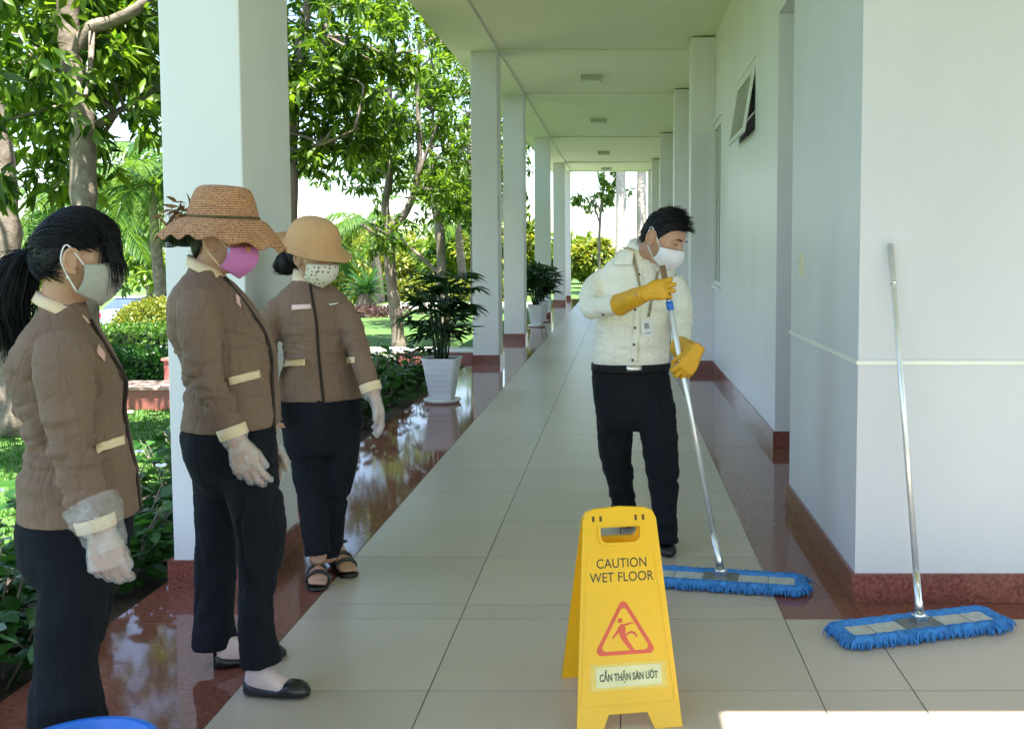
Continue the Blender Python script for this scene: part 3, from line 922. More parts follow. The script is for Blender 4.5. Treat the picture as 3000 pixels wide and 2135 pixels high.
def box_hedge(x0, x1, y0, y1, z1, n, label, L=0.055, lm='leaf_hedge', seed=1, name='clipped_hedge'):
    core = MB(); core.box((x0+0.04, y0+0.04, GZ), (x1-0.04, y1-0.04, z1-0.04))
    return hedge_shape(name, label, box_surface(x0, x1, y0, y1, GZ, z1, n, seed), L, lm, core, loc=((x0+x1)/2, (y0+y1)/2, GZ))
box_hedge(-8.2, -4.6, 12.6, 13.4, 0.42, 7000, 'bright flat-topped hedge below the golden ball shrub')
box_hedge(-7.2, -4.9, 10.9, 11.5, 0.27, 6000, 'dark low hedge in front of the bright flat-topped hedge', lm='leaf_shrub', seed=2)
box_hedge(-8.4, -5.6, 8.9, 9.5, 0.42, 6000, 'dark green hedge behind the ponytailed woman\'s back', lm='leaf_shrub', seed=3)
box_hedge(-9.5, -3.2, 31.8, 32.6, 0.5, 4500, 'long low yellow-green hedge along the far path', L=0.12, lm='leaf_golden', seed=4)

# golden ball
r = np.random.default_rng(9); q = unit(r.normal(size=(5200, 3))); q[:, 2] = np.abs(q[:, 2]) * 1.0 - 0.35 * (r.random(5200) < 0.3)
q = unit(q); ctr = np.array([-6.98, 15.0, 0.33])
core = MB(); core.ball(ctr, (0.50, 0.50, 0.30))
hedge_shape('ball_shrub', 'clipped round golden-green ball shrub beside the car', (ctr + q * np.array([0.57, 0.57, 0.36]), q), 0.055, 'leaf_golden', core, loc=(-6.98, 15.0, GZ))
# purple ground plants round the cycad
r = np.random.default_rng(19); n = 1600
pos = np.stack([-6.3 + r.normal(size=n) * 0.55, 23.9 + r.normal(size=n) * 0.3, GZ + r.random(n) * 0.2], 1)
tri_mesh_o = tri_mesh('purple_ground_cover', [leaf_batch(pos, unit(r.normal(size=(n, 3)) + [0, 0, 0.8]), unit(r.normal(size=(n, 3))), 0.12, 0.05, 0.2, 0.1)], M['leaf_purple'])
tag(tri_mesh_o, 'low purple-leaved ground cover at the foot of the cycad', 'ground cover', kind='stuff')

# ---- grass blades on the nearer lawn
r = np.random.default_rng(23); n = 90000
gx = -2.1 - 9.0 * r.random(n) ** 1.3; gy = 3.0 + 11.0 * r.random(n)
okk = ~((gx > -3.0) & (gy < 10)) & ~((gx < -4.4) & (gx > -8.5) & (gy > 8.9) & (gy < 13.4) & False)
gx, gy = gx[okk], gy[okk]; n = len(gx)
hgt = 0.022 + 0.03 * r.random(n); az = r.random(n) * 6.283; wd = 0.004 + 0.003 * r.random(n)
b0 = np.stack([gx, gy, np.full(n, GZ)], 1); sd = np.stack([np.cos(az), np.sin(az), np.zeros(n)], 1) * wd[:, None]
tip = b0 + np.stack([r.normal(size=n) * 0.014, r.normal(size=n) * 0.014, hgt], 1)
V = np.stack([b0 - sd, b0 + sd, tip], 1).reshape(-1, 3); F = np.arange(3 * n).reshape(-1, 3)
tag(tri_mesh('lawn_grass', [(V, F)], M['grass_blade']), 'short mown green grass of the garden lawn', 'grass', kind='stuff')

# ---- leafy shrubs with white flowers along the red strip
p = MB(); p.add([(-3.0, 1.5, GZ + 0.012), (-1.95, 1.5, GZ + 0.012), (-1.95, 11.8, GZ + 0.012), (-3.0, 11.8, GZ + 0.012)], [(0, 1, 2, 3)])
tag(p.build('planting_bed', M['soil']), kind='structure')
def shrub(x, y, hgt, rad, seed, label, flowers=3, n=330, L=0.105):
    rr = np.random.default_rng(seed)
    e = empty('flowering_shrub', (x, y, GZ), label, 'shrub', 'white-flowered shrubs edging the walkway')
    st = MB(); P, Dv, Nn, Ls = [], [], [], []
    nb = 26
    for k in range(nb):
        a = rr.uniform(0, 6.283); q = rad * rr.random() ** 0.5
        top = Vector((x + q * math.cos(a), y + q * math.sin(a), GZ + hgt * (0.55 + 0.5 * rr.random()) * (1 - 0.25 * (q / rad) ** 2)))
        top.x = min(top.x, -1.93 + 0.05 * rr.random())
        b0 = Vector((x + 0.3 * (top.x - x), y + 0.3 * (top.y - y), GZ))
        st.tube([b0, (b0 + top) / 2 + Vector((0, 0, 0.05)), top], [0.006, 0.005, 0.003], 4, sub=2)
        for j in range(n // nb):
            t = rr.uniform(0.25, 1.0)
            pt = b0.lerp(top, t); az = rr.uniform(0, 6.283)
            P.append(tuple(pt)); Dv.append((math.cos(az), math.sin(az), rr.uniform(-0.25, 0.7))); Nn.append((rr.normal() * 0.4, rr.normal() * 0.4, 1)); Ls.append(L * rr.uniform(0.6, 1.25))
    P = np.array(P); Dv = unit(np.array(Dv)); Ls = np.array(Ls)
    tipx = P[:, 0] + Dv[:, 0] * Ls
    ok = tipx < -1.86
    st.build('stems', M['bark'], e)
    tri_mesh('foliage', [leaf_batch(P[ok], Dv[ok], np.array(Nn)[ok], Ls[ok], Ls[ok][:, None] * 0.52, 0.15, 0.2, 'round')], M['leaf_shrub'], e)
    for k in range(flowers):
        a = rr.uniform(0, 6.283); q = rad * 0.8 * rr.random()
        c = np.array([x + q * math.cos(a), y + q * math.sin(a), GZ + hgt * rr.uniform(0.85, 1.12)])
        fd = np.array([[math.cos(t), math.sin(t), 0.35] for t in np.arange(5) * 1.2566 + rr.random()])
        nv = unit(np.array([[0.3 * rr.normal(), -0.7, 0.7]])); 
        tri_mesh('flower', [leaf_batch(np.tile(c, (5, 1)), fd, np.tile(nv, (5, 1)), 0.028, 0.02, 0.1, 0.1, 'round')], M['flower'], e)
    return e
SH = [(-2.15, 2.55), (-2.5, 3.05), (-2.2, 3.35), (-2.55, 3.85), (-2.25, 4.35), (-2.6, 4.8), (-2.25, 5.25), (-2.6, 5.8), (-2.3, 6.3), (-2.6, 6.9), (-2.3, 7.4), (-2.55, 8.0), (-2.3, 8.5), (-2.6, 9.1), (-2.35, 9.7), (-2.6, 10.4), (-2.3, 10.9)]
for k, (x, y) in enumerate(SH):
    near = y < 5
    shrub(x, y, 0.50 if near else 0.56, 0.36, 200 + k,
          'dark leafy shrub with small white flowers beside the ponytailed woman' if y < 3.6 else ('leafy white-flowered shrub behind the nearest column' if y < 5.6 else 'glossy leafy shrub edging the walkway before the potted palm'),
          5 if near else 1, 380 if near else 300, 0.11)
# ================================================================== PEOPLE
from mathutils.bvhtree import BVHTree
def wool(name, col, bump=0.25, rough=0.85, sheen=0.08, spec=0.15):
    m, nt, b = new_mat(name)
    N, L = nt.nodes, nt.links
    tc = N.new('ShaderNodeTexCoord')
    a = N.new('ShaderNodeTexNoise'); a.inputs['Scale'].default_value = 5; a.inputs['Detail'].default_value = 4
    w1 = N.new('ShaderNodeTexNoise'); w1.inputs['Scale'].default_value = 700; w1.inputs['Detail'].default_value = 2
    w2 = N.new('ShaderNodeTexNoise'); w2.inputs['Scale'].default_value = 7.5; w2.inputs['Detail'].default_value = 2; w2.inputs['Distortion'].default_value = 1.1
    mp = N.new('ShaderNodeMapping'); mp.inputs['Scale'].default_value = (1.5, 1.5, 0.5); mp.inputs['Rotation'].default_value = (0.35, 0.3, 0)
    L.new(tc.outputs['Object'], mp.inputs['Vector'])
    for n in (a, w1): L.new(tc.outputs['Object'], n.inputs['Vector'])
    L.new(mp.outputs[0], w2.inputs['Vector'])
    cr = N.new('ShaderNodeValToRGB')
    cr.color_ramp.elements[0].position = 0.3; cr.color_ramp.elements[1].position = 0.72
    cr.color_ramp.elements[0].color = tuple(c * 0.86 for c in col) + (1,); cr.color_ramp.elements[1].color = tuple(min(1, c * 1.1) for c in col) + (1,)
    L.new(a.outputs['Fac'], cr.inputs['Fac']); L.new(cr.outputs[0], b.inputs['Base Color'])
    ad = N.new('ShaderNodeMath'); ad.operation = 'ADD'
    sb = N.new('ShaderNodeMath'); sb.operation = 'SUBTRACT'; sb.inputs[1].default_value = 0.5
    ab = N.new('ShaderNodeMath'); ab.operation = 'ABSOLUTE'
    cm = N.new('ShaderNodeMapRange'); cm.interpolation_type = 'SMOOTHSTEP'; cm.inputs['From Max'].default_value = 0.055; cm.inputs['To Max'].default_value = 1.0
    ml = N.new('ShaderNodeMath'); ml.operation = 'MULTIPLY_ADD'; ml.inputs[1].default_value = 0.10
    L.new(w2.outputs['Fac'], sb.inputs[0]); L.new(sb.outputs[0], ab.inputs[0]); L.new(ab.outputs[0], cm.inputs['Value'])
    L.new(w1.outputs['Fac'], ml.inputs[0]); L.new(cm.outputs[0], ml.inputs[2])
    L.new(ml.outputs[0], ad.inputs[0]); L.new(a.outputs['Fac'], ad.inputs[1])
    bp = N.new('ShaderNodeBump'); bp.inputs['Strength'].default_value = min(1.0, bump * 2.2); bp.inputs['Distance'].default_value = 0.004
    L.new(ad.outputs[0], bp.inputs['Height']); L.new(bp.outputs[0], b.inputs['Normal'])
    b.inputs['Roughness'].default_value = rough
    b.inputs['Sheen Weight'].default_value = sheen
    b.inputs['Specular IOR Level'].default_value = spec
    return m
M['jacket'] = wool('brown_jacket_cloth', (0.205, 0.130, 0.094))
M['trousers'] = wool('black_trouser_cloth', (0.010, 0.011, 0.016), 0.14, 0.9, 0.02, 0.15)
M['cream'] = wool('cream_trim_cloth', (0.78, 0.60, 0.40), 0.12)
M['shirt'] = wool('cream_shirt_cloth', (0.88, 0.84, 0.73), 0.16, 0.75)
M['placket'] = wool('placket_overlap_shadow', (0.035, 0.022, 0.018), 0.1)  # dark tone paints the shadow under the overlapping jacket front
M['skin'] = mat('skin', (0.50, 0.285, 0.19), 0.5, 0.10, 14, 0.1, 220, spec=0.4)
M['skin'].node_tree.nodes['Principled BSDF'].inputs['Subsurface Weight'].default_value = 0.12
M['skin'].node_tree.nodes['Principled BSDF'].inputs['Subsurface Radius'].default_value = (0.02, 0.008, 0.004)
M['sock'] = mat('pale_sock', (0.66, 0.50, 0.48), 0.75, 0.06, 20, 0.1, 300)
M['hair'] = mat('black_hair', (0.006, 0.006, 0.008), 0.5, 0.4, 60, 0.3, 300, spec=0.22, stretch=(1, 1, 0.2))
M['leather'] = mat('black_leather', (0.006, 0.006, 0.007), 0.33, 0.2, 30, 0.1, 250, spec=0.6)
M['yellow_glove'] = mat('yellow_rubber_glove', (0.66, 0.34, 0.012), 0.5, 0.12, 25, 0.4, 160)
M['steel'] = mat('brushed_steel', (0.72, 0.72, 0.72), 0.25, 0.08, 40, metal=1.0)
M['paper'] = mat('white_card', (0.8, 0.8, 0.8), 0.5, 0.03)

def plastic_film(name, fac):
    m, nt, b = new_mat(name)
    N, L = nt.nodes, nt.links
    tc = N.new('ShaderNodeTexCoord')
    no = N.new('ShaderNodeTexNoise'); no.inputs['Scale'].default_value = 38; no.inputs['Detail'].default_value = 3; no.inputs['Distortion'].default_value = 0.6
    L.new(tc.outputs['Object'], no.inputs['Vector'])
    b.inputs['Base Color'].default_value = (0.80, 0.78, 0.82, 1)
    b.inputs['Roughness'].default_value = 0.18
    bp = N.new('ShaderNodeBump'); bp.inputs['Strength'].default_value = 0.7; bp.inputs['Distance'].default_value = 0.01
    L.new(no.outputs['Fac'], bp.inputs['Height']); L.new(bp.outputs[0], b.inputs['Normal'])
    tr = N.new('ShaderNodeBsdfTransparent')
    mr = N.new('ShaderNodeMapRange'); mr.inputs['From Min'].default_value = 0.35; mr.inputs['From Max'].default_value = 0.75
    mr.inputs['To Min'].default_value = fac - 0.08; mr.inputs['To Max'].default_value = fac + 0.16
    L.new(no.outputs['Fac'], mr.inputs['Value'])
    ms = N.new('ShaderNodeMixShader')
    L.new(mr.outputs[0], ms.inputs['Fac']); L.new(tr.outputs[0], ms.inputs[1]); L.new(b.outputs[0], ms.inputs[2])
    out = [n for n in N if n.type == 'OUTPUT_MATERIAL'][0]
    L.new(ms.outputs[0], out.inputs['Surface'])
    return m
M['film'] = plastic_film('clear_plastic_glove', 0.29)
M['film_cuff'] = plastic_film('clear_plastic_cuff', 0.22)

UP = Vector((0, 0, 1))
def frame(fx, fy):
    f = Vector((fx, fy, 0)).normalized()
    return f, Vector((f.y, -f.x, 0))            # forward, person's right

def section(y, cx, Y, f, r, a, b, e=2.2, tilt=None):
    return (PV(cx, y, Y), f * a, r * b, e)

def cloth_disp(amp=0.004, seed=0, s1=(13, 13, 9), s2=(26, 26, 40), hi=0.6, extra=None):
    def fn(co, no):
        d = amp * vnoise(co * np.array(s1), seed) + amp * hi * vnoise(co * np.array(s2), seed + 3) + amp * 0.25 * vnoise(co * 90, seed + 7)
        q = co + 0.05 * np.stack([vnoise(co * 6, seed + 51), vnoise(co * 6, seed + 52), vnoise(co * 6, seed + 53)], 1)
        c1 = vnoise(q * np.array((9.0, 9.0, 4.0)), seed + 60)
        d = d + amp * 1.1 * c1 - amp * 2.4 * np.exp(-(c1 / 0.085) ** 2) * np.clip(vnoise(co * 5, seed + 61) + 0.35, 0, 1)
        c2 = vnoise(q * np.array((14.0, 14.0, 11.0)) + 3.3, seed + 62)
        d = d - amp * 1.2 * np.exp(-(c2 / 0.07) ** 2) * np.clip(vnoise(co * 6, seed + 63) + 0.1, 0, 1)
        if extra is not None:
            d = d + extra(co)
        return d
    return fn
def folds_at(points, amp=0.006, rad=0.10, freq=(18, 18, 75)):
    """cross folds near bends"""
    pts = [(np.array(p), r) for p, r in points]
    def fn(co):
        w = np.zeros(len(co))
        for p, r in pts:
            w = np.maximum(w, np.exp(-np.sum((co - p) ** 2, 1) / (r * r)))
        q = co + 0.03 * np.stack([vnoise(co * 9, 41), vnoise(co * 9, 42), vnoise(co * 9, 43)], 1)
        n = vnoise(q * np.array(freq) * 0.55, 31)
        n2 = vnoise(q * np.array(freq) * 0.9 + 7, 32)
        return amp * w * (0.9 * n - 0.8 * np.exp(-(n / 0.16) ** 2) - 0.35 * np.exp(-(n2 / 0.14) ** 2))
    return fn

# ---- head
def head(mb, c, s, f, u, k=1.0):
    n, m = 44, 34
    th = np.linspace(0, 2 * np.pi, n, endpoint=False); ph = np.linspace(-np.pi / 2, np.pi / 2, m)
    PH, TH = np.meshgrid(ph, th, indexing='ij')
    x = 0.072 * np.cos(PH) * np.cos(TH); y = 0.089 * np.cos(PH) * np.sin(TH); z = 0.114 * np.sin(PH)
    t = np.clip(-z / 0.114, 0, 1)
    fr = (y > 0) * np.clip(y / 0.05, 0, 1)
    x = x * (1 - 0.34 * t ** 1.7)
    y = np.where(y < 0, y * (1 - 0.55 * t), y * (1 + 0.05 * t))
    G = lambda X, Z, sx, sz: np.exp(-((x - X) / sx) ** 2 - ((z - Z) / sz) ** 2) * fr
    y = y + 0.019 * G(0, -0.024, 0.014, 0.020) + 0.012 * G(0, 0.002, 0.010, 0.022)
    y = y - 0.011 * (G(0.031, 0.012, 0.017, 0.012) + G(-0.031, 0.012, 0.017, 0.012))
    y = y + 0.004 * G(0, 0.036, 0.06, 0.012) + 0.006 * G(0, -0.060, 0.024, 0.012) + 0.010 * G(0, -0.098, 0.022, 0.018)
    y = y + 0.005 * (G(0.045, -0.025, 0.02, 0.025) + G(-0.045, -0.025, 0.02, 0.025))
    vs = [c + s * (k * X) + f * (k * Yv) + u * (k * Z) for X, Yv, Z in zip(x.ravel(), y.ravel(), z.ravel())]
    fs = []
    for a in range(m - 1):
        for b in range(n):
            b2 = (b + 1) % n
            fs.append((a*n+b, a*n+b2, (a+1)*n+b2, (a+1)*n+b))
    mb.add(vs, fs)
    for sg in (-1, 1):
        mt = Matrix((s, f, u)).transposed() @ Matrix.Rotation(sg * R(22), 3, 'Z') @ Matrix.Rotation(R(12), 3, 'X')
        o = c + s * (sg * 0.077 * k) - f * (0.008 * k) - u * (0.008 * k)
        mb.ball(o, (0.008 * k, 0.018 * k, 0.030 * k), 12, 9, mat=mt)
        ring = [o + mt @ Vector((sg * 0.010 * k, 0.019 * k * math.cos(q), 0.030 * k * math.sin(q))) for q in np.linspace(0.2, 4.6, 16)]
        mb.tube(ring, 0.0052 * k, 8)
        mb.ball(o + mt @ Vector((sg * 0.006 * k, 0.002 * k, -0.028 * k)), 0.009 * k, 10, 8)

def head_frame(f, roll=0.0):
    f = Vector(f).normalized()
    s = f.cross(UP).normalized()            # person's right
    u = s.cross(f).normalized()
    if roll:
        q = Matrix.Rotation(roll, 3, f)
        s, u = q @ s, q @ u
    return s, f, u

def mask(name, parent, c, s, f, u, m, k=1.0, bulge=0.026, ztop=0.004, zbot=-0.108, wid=1.2, cup=0.0, loops=None, base=0.099):
    n, h = 26, 14
    vs, fs = [], []
    for j in range(h + 1):
        t = j / h
        for i in range(n + 1):
            q = -1 + 2 * i / n
            a = q * wid
            zt = ztop - 0.020 * abs(q) ** 1.5
            zb = zbot + 0.030 * abs(q) ** 1.3
            z = zt + (zb - zt) * t
            hw = 0.0815 * (1 - 0.20 * t ** 2)
            front = base + bulge * math.sin(math.pi * min(1, t * 0.95 + 0.10)) ** 0.8 - 0.020 * t * t + cup * math.sin(math.pi * t)
            yy = -0.002 + front * math.cos(a) ** 0.9 if math.cos(a) > 0 else -0.002
            xx = hw * math.sin(a) * (1 + 0.04 * math.sin(math.pi * t))
            ridge = 0.004 * math.exp(-(q / 0.12) ** 2)
            vs.append(c + s * (k * xx) + f * (k * (yy + ridge)) + u * (k * z))
    for j in range(h):
        for i in range(n):
            fs.append((j*(n+1)+i, j*(n+1)+i+1, (j+1)*(n+1)+i+1, (j+1)*(n+1)+i))
    mb = MB().add(vs, fs)
    o = mb.build(name, m, parent, True)
    so = o.modifiers.new('thick', 'SOLIDIFY'); so.thickness = 0.0022; so.offset = 1
    for sg, i in ((-1, 0), (1, n)):
        lp = MB()
        top = vs[i]; bot = vs[h * (n + 1) + i]
        ear = c + s * (sg * 0.083 * k) - f * (0.020 * k)
        lp.tube([top, ear + u * 0.030 * k + s * sg * 0.004, ear - f * 0.010 * k, ear - u * 0.030 * k, bot], 0.0022 * k, 5, sub=4)
        lp.build('ear_loop', loops or m, o, True)
    return o

def strand(mb, pts, r0, r1=0.0006, n=3, sub=3):
    pts = [Vector(p) for p in pts]
    mb.tube(pts, list(np.linspace(r0, r1, len(pts))), n, sub=sub, cap=False)

def skull_point(c, s, f, u, k, az, el, off=1.06):
    """az: 0 = front, + to person's right; el: up angle"""
    x = 0.073 * math.cos(el) * math.sin(az); y = 0.091 * math.cos(el) * math.cos(az); z = 0.114 * math.sin(el)
    return c + (s * x + f * y + u * z) * (k * off)

def hair_cap(parent, c, s, f, u, k, azs, els, off, edge=1.03, noise=0.003, n=72, mm=26, name='hair'):
    vs, fs = [], []
    for a in range(mm + 1):
        t = a / mm
        for q in range(n):
            az = 2 * math.pi * q / n
            d = abs(math.degrees(math.atan2(math.sin(az), math.cos(az))))
            lim = R(float(np.interp(d, azs, els)))
            el = math.pi / 2 - (math.pi / 2 - lim) * t
            o_ = edge + (off - edge) * (1 - t ** 6)
            vs.append(skull_point(c, s, f, u, k, az, el, o_))
    for a in range(mm):
        for q in range(n):
            fs.append((a*n+q, a*n+(q+1) % n, (a+1)*n+(q+1) % n, (a+1)*n+q))
    co = np.array([tuple(v) for v in vs]); cc = np.array(tuple(c))
    dr = unit(co - cc)
    co = co + dr * (noise * vnoise(co * np.array((60, 60, 60)), 77) + noise * 0.5 * vnoise(co * 170, 78))[:, None]
    o = MB().add([tuple(p) for p in co], fs).build(name, M['hair'], parent, True)
    so = o.modifiers.new('thick', 'SOLIDIFY'); so.thickness = 0.004; so.offset = -1
    return o

# ---- hand; x = thumb side, y = finger direction, z = back of hand
def hand(mb, o, x, y, z, k=1.0, curl=(0.5, 0.5, 0.5, 0.5), thumb=(0.8, 0.9, -0.25), tcurl=0.4, spread=0.08, inflate=0.0):
    x, y, z = Vector(x).normalized(), Vector(y).normalized(), Vector(z).normalized()
    z = (z - y * z.dot(y)).normalized()
    x = (x - y * x.dot(y) - z * x.dot(z)).normalized()
    P = lambda a, b, c_: o + x * a * k + y * b * k + z * c_ * k
    g = inflate
    mb.loft([(P(0, -0.03, 0), x * (0.026*k+g), z * (0.019*k+g)), (P(0, 0, 0), x * (0.028*k+g), z * (0.019*k+g), 2.4),
             (P(0.002, 0.03, 0), x * (0.036*k+g), z * (0.019*k+g), 2.6), (P(0.001, 0.06, 0), x * (0.041*k+g), z * (0.017*k+g), 2.8),
             (P(0, 0.085, 0), x * (0.040*k+g), z * (0.014*k+g), 2.8), (P(0, 0.094, -0.002), x * (0.034*k+g), z * (0.010*k+g), 2.4)], 18)
    base = [(0.030, 0.086), (0.0105, 0.091), (-0.0095, 0.087), (-0.028, 0.078)]
    lens = [(0.034, 0.022, 0.018), (0.038, 0.024, 0.019), (0.035, 0.023, 0.018), (0.027, 0.018, 0.016)]
    for i in range(4):
        a = (1.5 - i) * spread
        d = (y * math.cos(a) + x * math.sin(a)).normalized()
        nz = z
        p = P(base[i][0], base[i][1] - 0.012, -0.001)
        pts, rad = [p], [0.0098 * k + g]
        ang = 0
        r0 = (0.0092, 0.0095, 0.009, 0.0078)[i]
        p = p + d * 0.012 * k
        for j in range(3):
            c_ = curl[i] if not hasattr(curl[i], '__len__') else curl[i][j]
            ang += c_
            dd = d * math.cos(ang) - nz * math.sin(ang)
            pts.append(p.copy()); rad.append((r0 * (1.0 - 0.06 * j)) * k + g)
            p = p + dd * lens[i][j] * k
        pts.append(p.copy()); rad.append(r0 * 0.74 * k + g)
        mb.tube(pts, rad, 10, sub=3)
        mb.ball(p, r0 * 0.78 * k + g, 8, 6)
    t = (x * thumb[0] + y * thumb[1] + z * thumb[2]).normalized()
    p0 = P(0.020, 0.018, -0.004); p1 = p0 + t * 0.040 * k
    t2 = (t * math.cos(tcurl) + (y * 0.6 - x * 0.6 - z * 0.5).normalized() * math.sin(tcurl)).normalized()
    p2 = p1 + t2 * 0.030 * k; p3 = p2 + t2 * 0.022 * k
    mb.tube([p0, p1, p2, p3], [0.0145*k+g, 0.0118*k+g, 0.0105*k+g, 0.008*k+g], 10, sub=3)
    mb.ball(p3, 0.0083 * k + g, 8, 6)

def bvh_of(o):
    me = o.data
    return BVHTree.FromPolygons([v.co.copy() for v in me.vertices], [tuple(p.vertices) for p in me.polygons])
def on_surface(bv, px, py, off):
    o = Vector((0, 0, CAM_H)); d = ray(px * K, py * K).normalized()
    h = bv.ray_cast(o, d)
    if h[0] is None:
        return None
    nrm = h[1] if h[1].dot(d) < 0 else -h[1]
    return h[0] + nrm * off
def patch(name, bv, quad, m, parent, nu=10, nv=4, off=0.003, thick=0.003):
    """a flat cloth or card piece lying on a garment; quad = four seen corners"""
    (x0,y0),(x1,y1),(x2,y2),(x3,y3) = quad
    vs, last = [], None
    for j in range(nv + 1):
        for i in range(nu + 1):
            a, b = i / nu, j / nv
            px = (x0*(1-a)+x1*a)*(1-b) + (x3*(1-a)+x2*a)*b
            py = (y0*(1-a)+y1*a)*(1-b) + (y3*(1-a)+y2*a)*b
            p = on_surface(bv, px, py, off) or last
            if p is None: p = PV(px, py, 3)
            last = p
            vs.append(p)
    fs = [(j*(nu+1)+i, j*(nu+1)+i+1, (j+1)*(nu+1)+i+1, (j+1)*(nu+1)+i) for j in range(nv) for i in range(nu)]
    o = MB().add(vs, fs).build(name, m, parent, True)
    so = o.modifiers.new('thick', 'SOLIDIFY'); so.thickness = thick; so.offset = 0
    return o

def ribbon_down(secs, f, r, w, off, skip=0, upto=None):
    pts = []
    for sct in secs[skip:upto]:
        a = sct[1].length
        pts.append(sct[0] + f * (a + off))
    mb = MB()
    mb.tube(pts, w, 8, sub=5, ref=tuple(f), squash=0.3)
    return mb

def cuff(mb, p0, p1, r0, r1, n=18):
    d = (p1 - p0).normalized(); u = d.orthogonal().normalized(); v = d.cross(u)
    mb.loft([(p0, u * r0, v * r0), (p0 + (p1 - p0) * 0.08, u * (r0 + .002), v * (r0 + .002)), (p1 - (p1 - p0) * 0.08, u * (r1 + .002), v * (r1 + .002)), (p1, u * r1, v * r1)], n)

# ---- flat shoe with foot; heel and toe points on the ground
def flat_shoe(parent, body_mb, heel, toe, ankle, k=1.0, foot_mat=None, name='shoe', closed=False):
    d = toe - heel; L = d.length; d.normalize(); sd = d.cross(UP).normalized()
    def sec(t, hw, zb, zt, e=2.3):
        return (heel + d * (L * t) + UP * ((zb + zt) / 2), sd * hw * k, UP * ((zt - zb) / 2), e)
    mb = MB()
    if closed:
        mb.loft([sec(-0.02, 0.018, 0, 0.055), sec(0.03, 0.032, 0, 0.075), sec(0.2, 0.036, 0, 0.085), sec(0.42, 0.038, 0, 0.080), sec(0.6, 0.044, 0, 0.062),
                 sec(0.78, 0.045, 0, 0.052), sec(0.92, 0.036, 0.002, 0.044), sec(1.0, 0.016, 0.006, 0.030)], 22)
    else:
        mb.loft([sec(-0.01, 0.016, 0, 0.056), sec(0.04, 0.027, 0, 0.056), sec(0.15, 0.032, 0, 0.044), sec(0.35, 0.033, 0, 0.036), sec(0.55, 0.037, 0, 0.036),
                 sec(0.68, 0.041, 0, 0.052), sec(0.82, 0.039, 0, 0.050), sec(0.93, 0.030, 0.001, 0.042), sec(1.0, 0.012, 0.006, 0.026)], 22)
    o = mb.build(name, M['leather'], parent, True)
    fm = MB()
    tgt = fm if foot_mat else body_mb
    tgt.loft([sec(0.03, 0.018, 0.02, 0.085), sec(0.10, 0.026, 0.015, 0.11), sec(0.22, 0.030, 0.012, 0.115), sec(0.36, 0.031, 0.012, 0.092), sec(0.5, 0.033, 0.012, 0.068),
              sec(0.66, 0.035, 0.010, 0.046), sec(0.85, 0.028, 0.010, 0.034)], 18)
    tgt.tube([heel + d * (L * 0.19) + UP * 0.06, (heel + d * (L * 0.19) + UP * 0.06).lerp(ankle, 0.5), ankle], [0.034 * k, 0.033 * k, 0.038 * k], 14, sub=3)
    if foot_mat:
        fm.build('sock', foot_mat, parent, True)
    return o

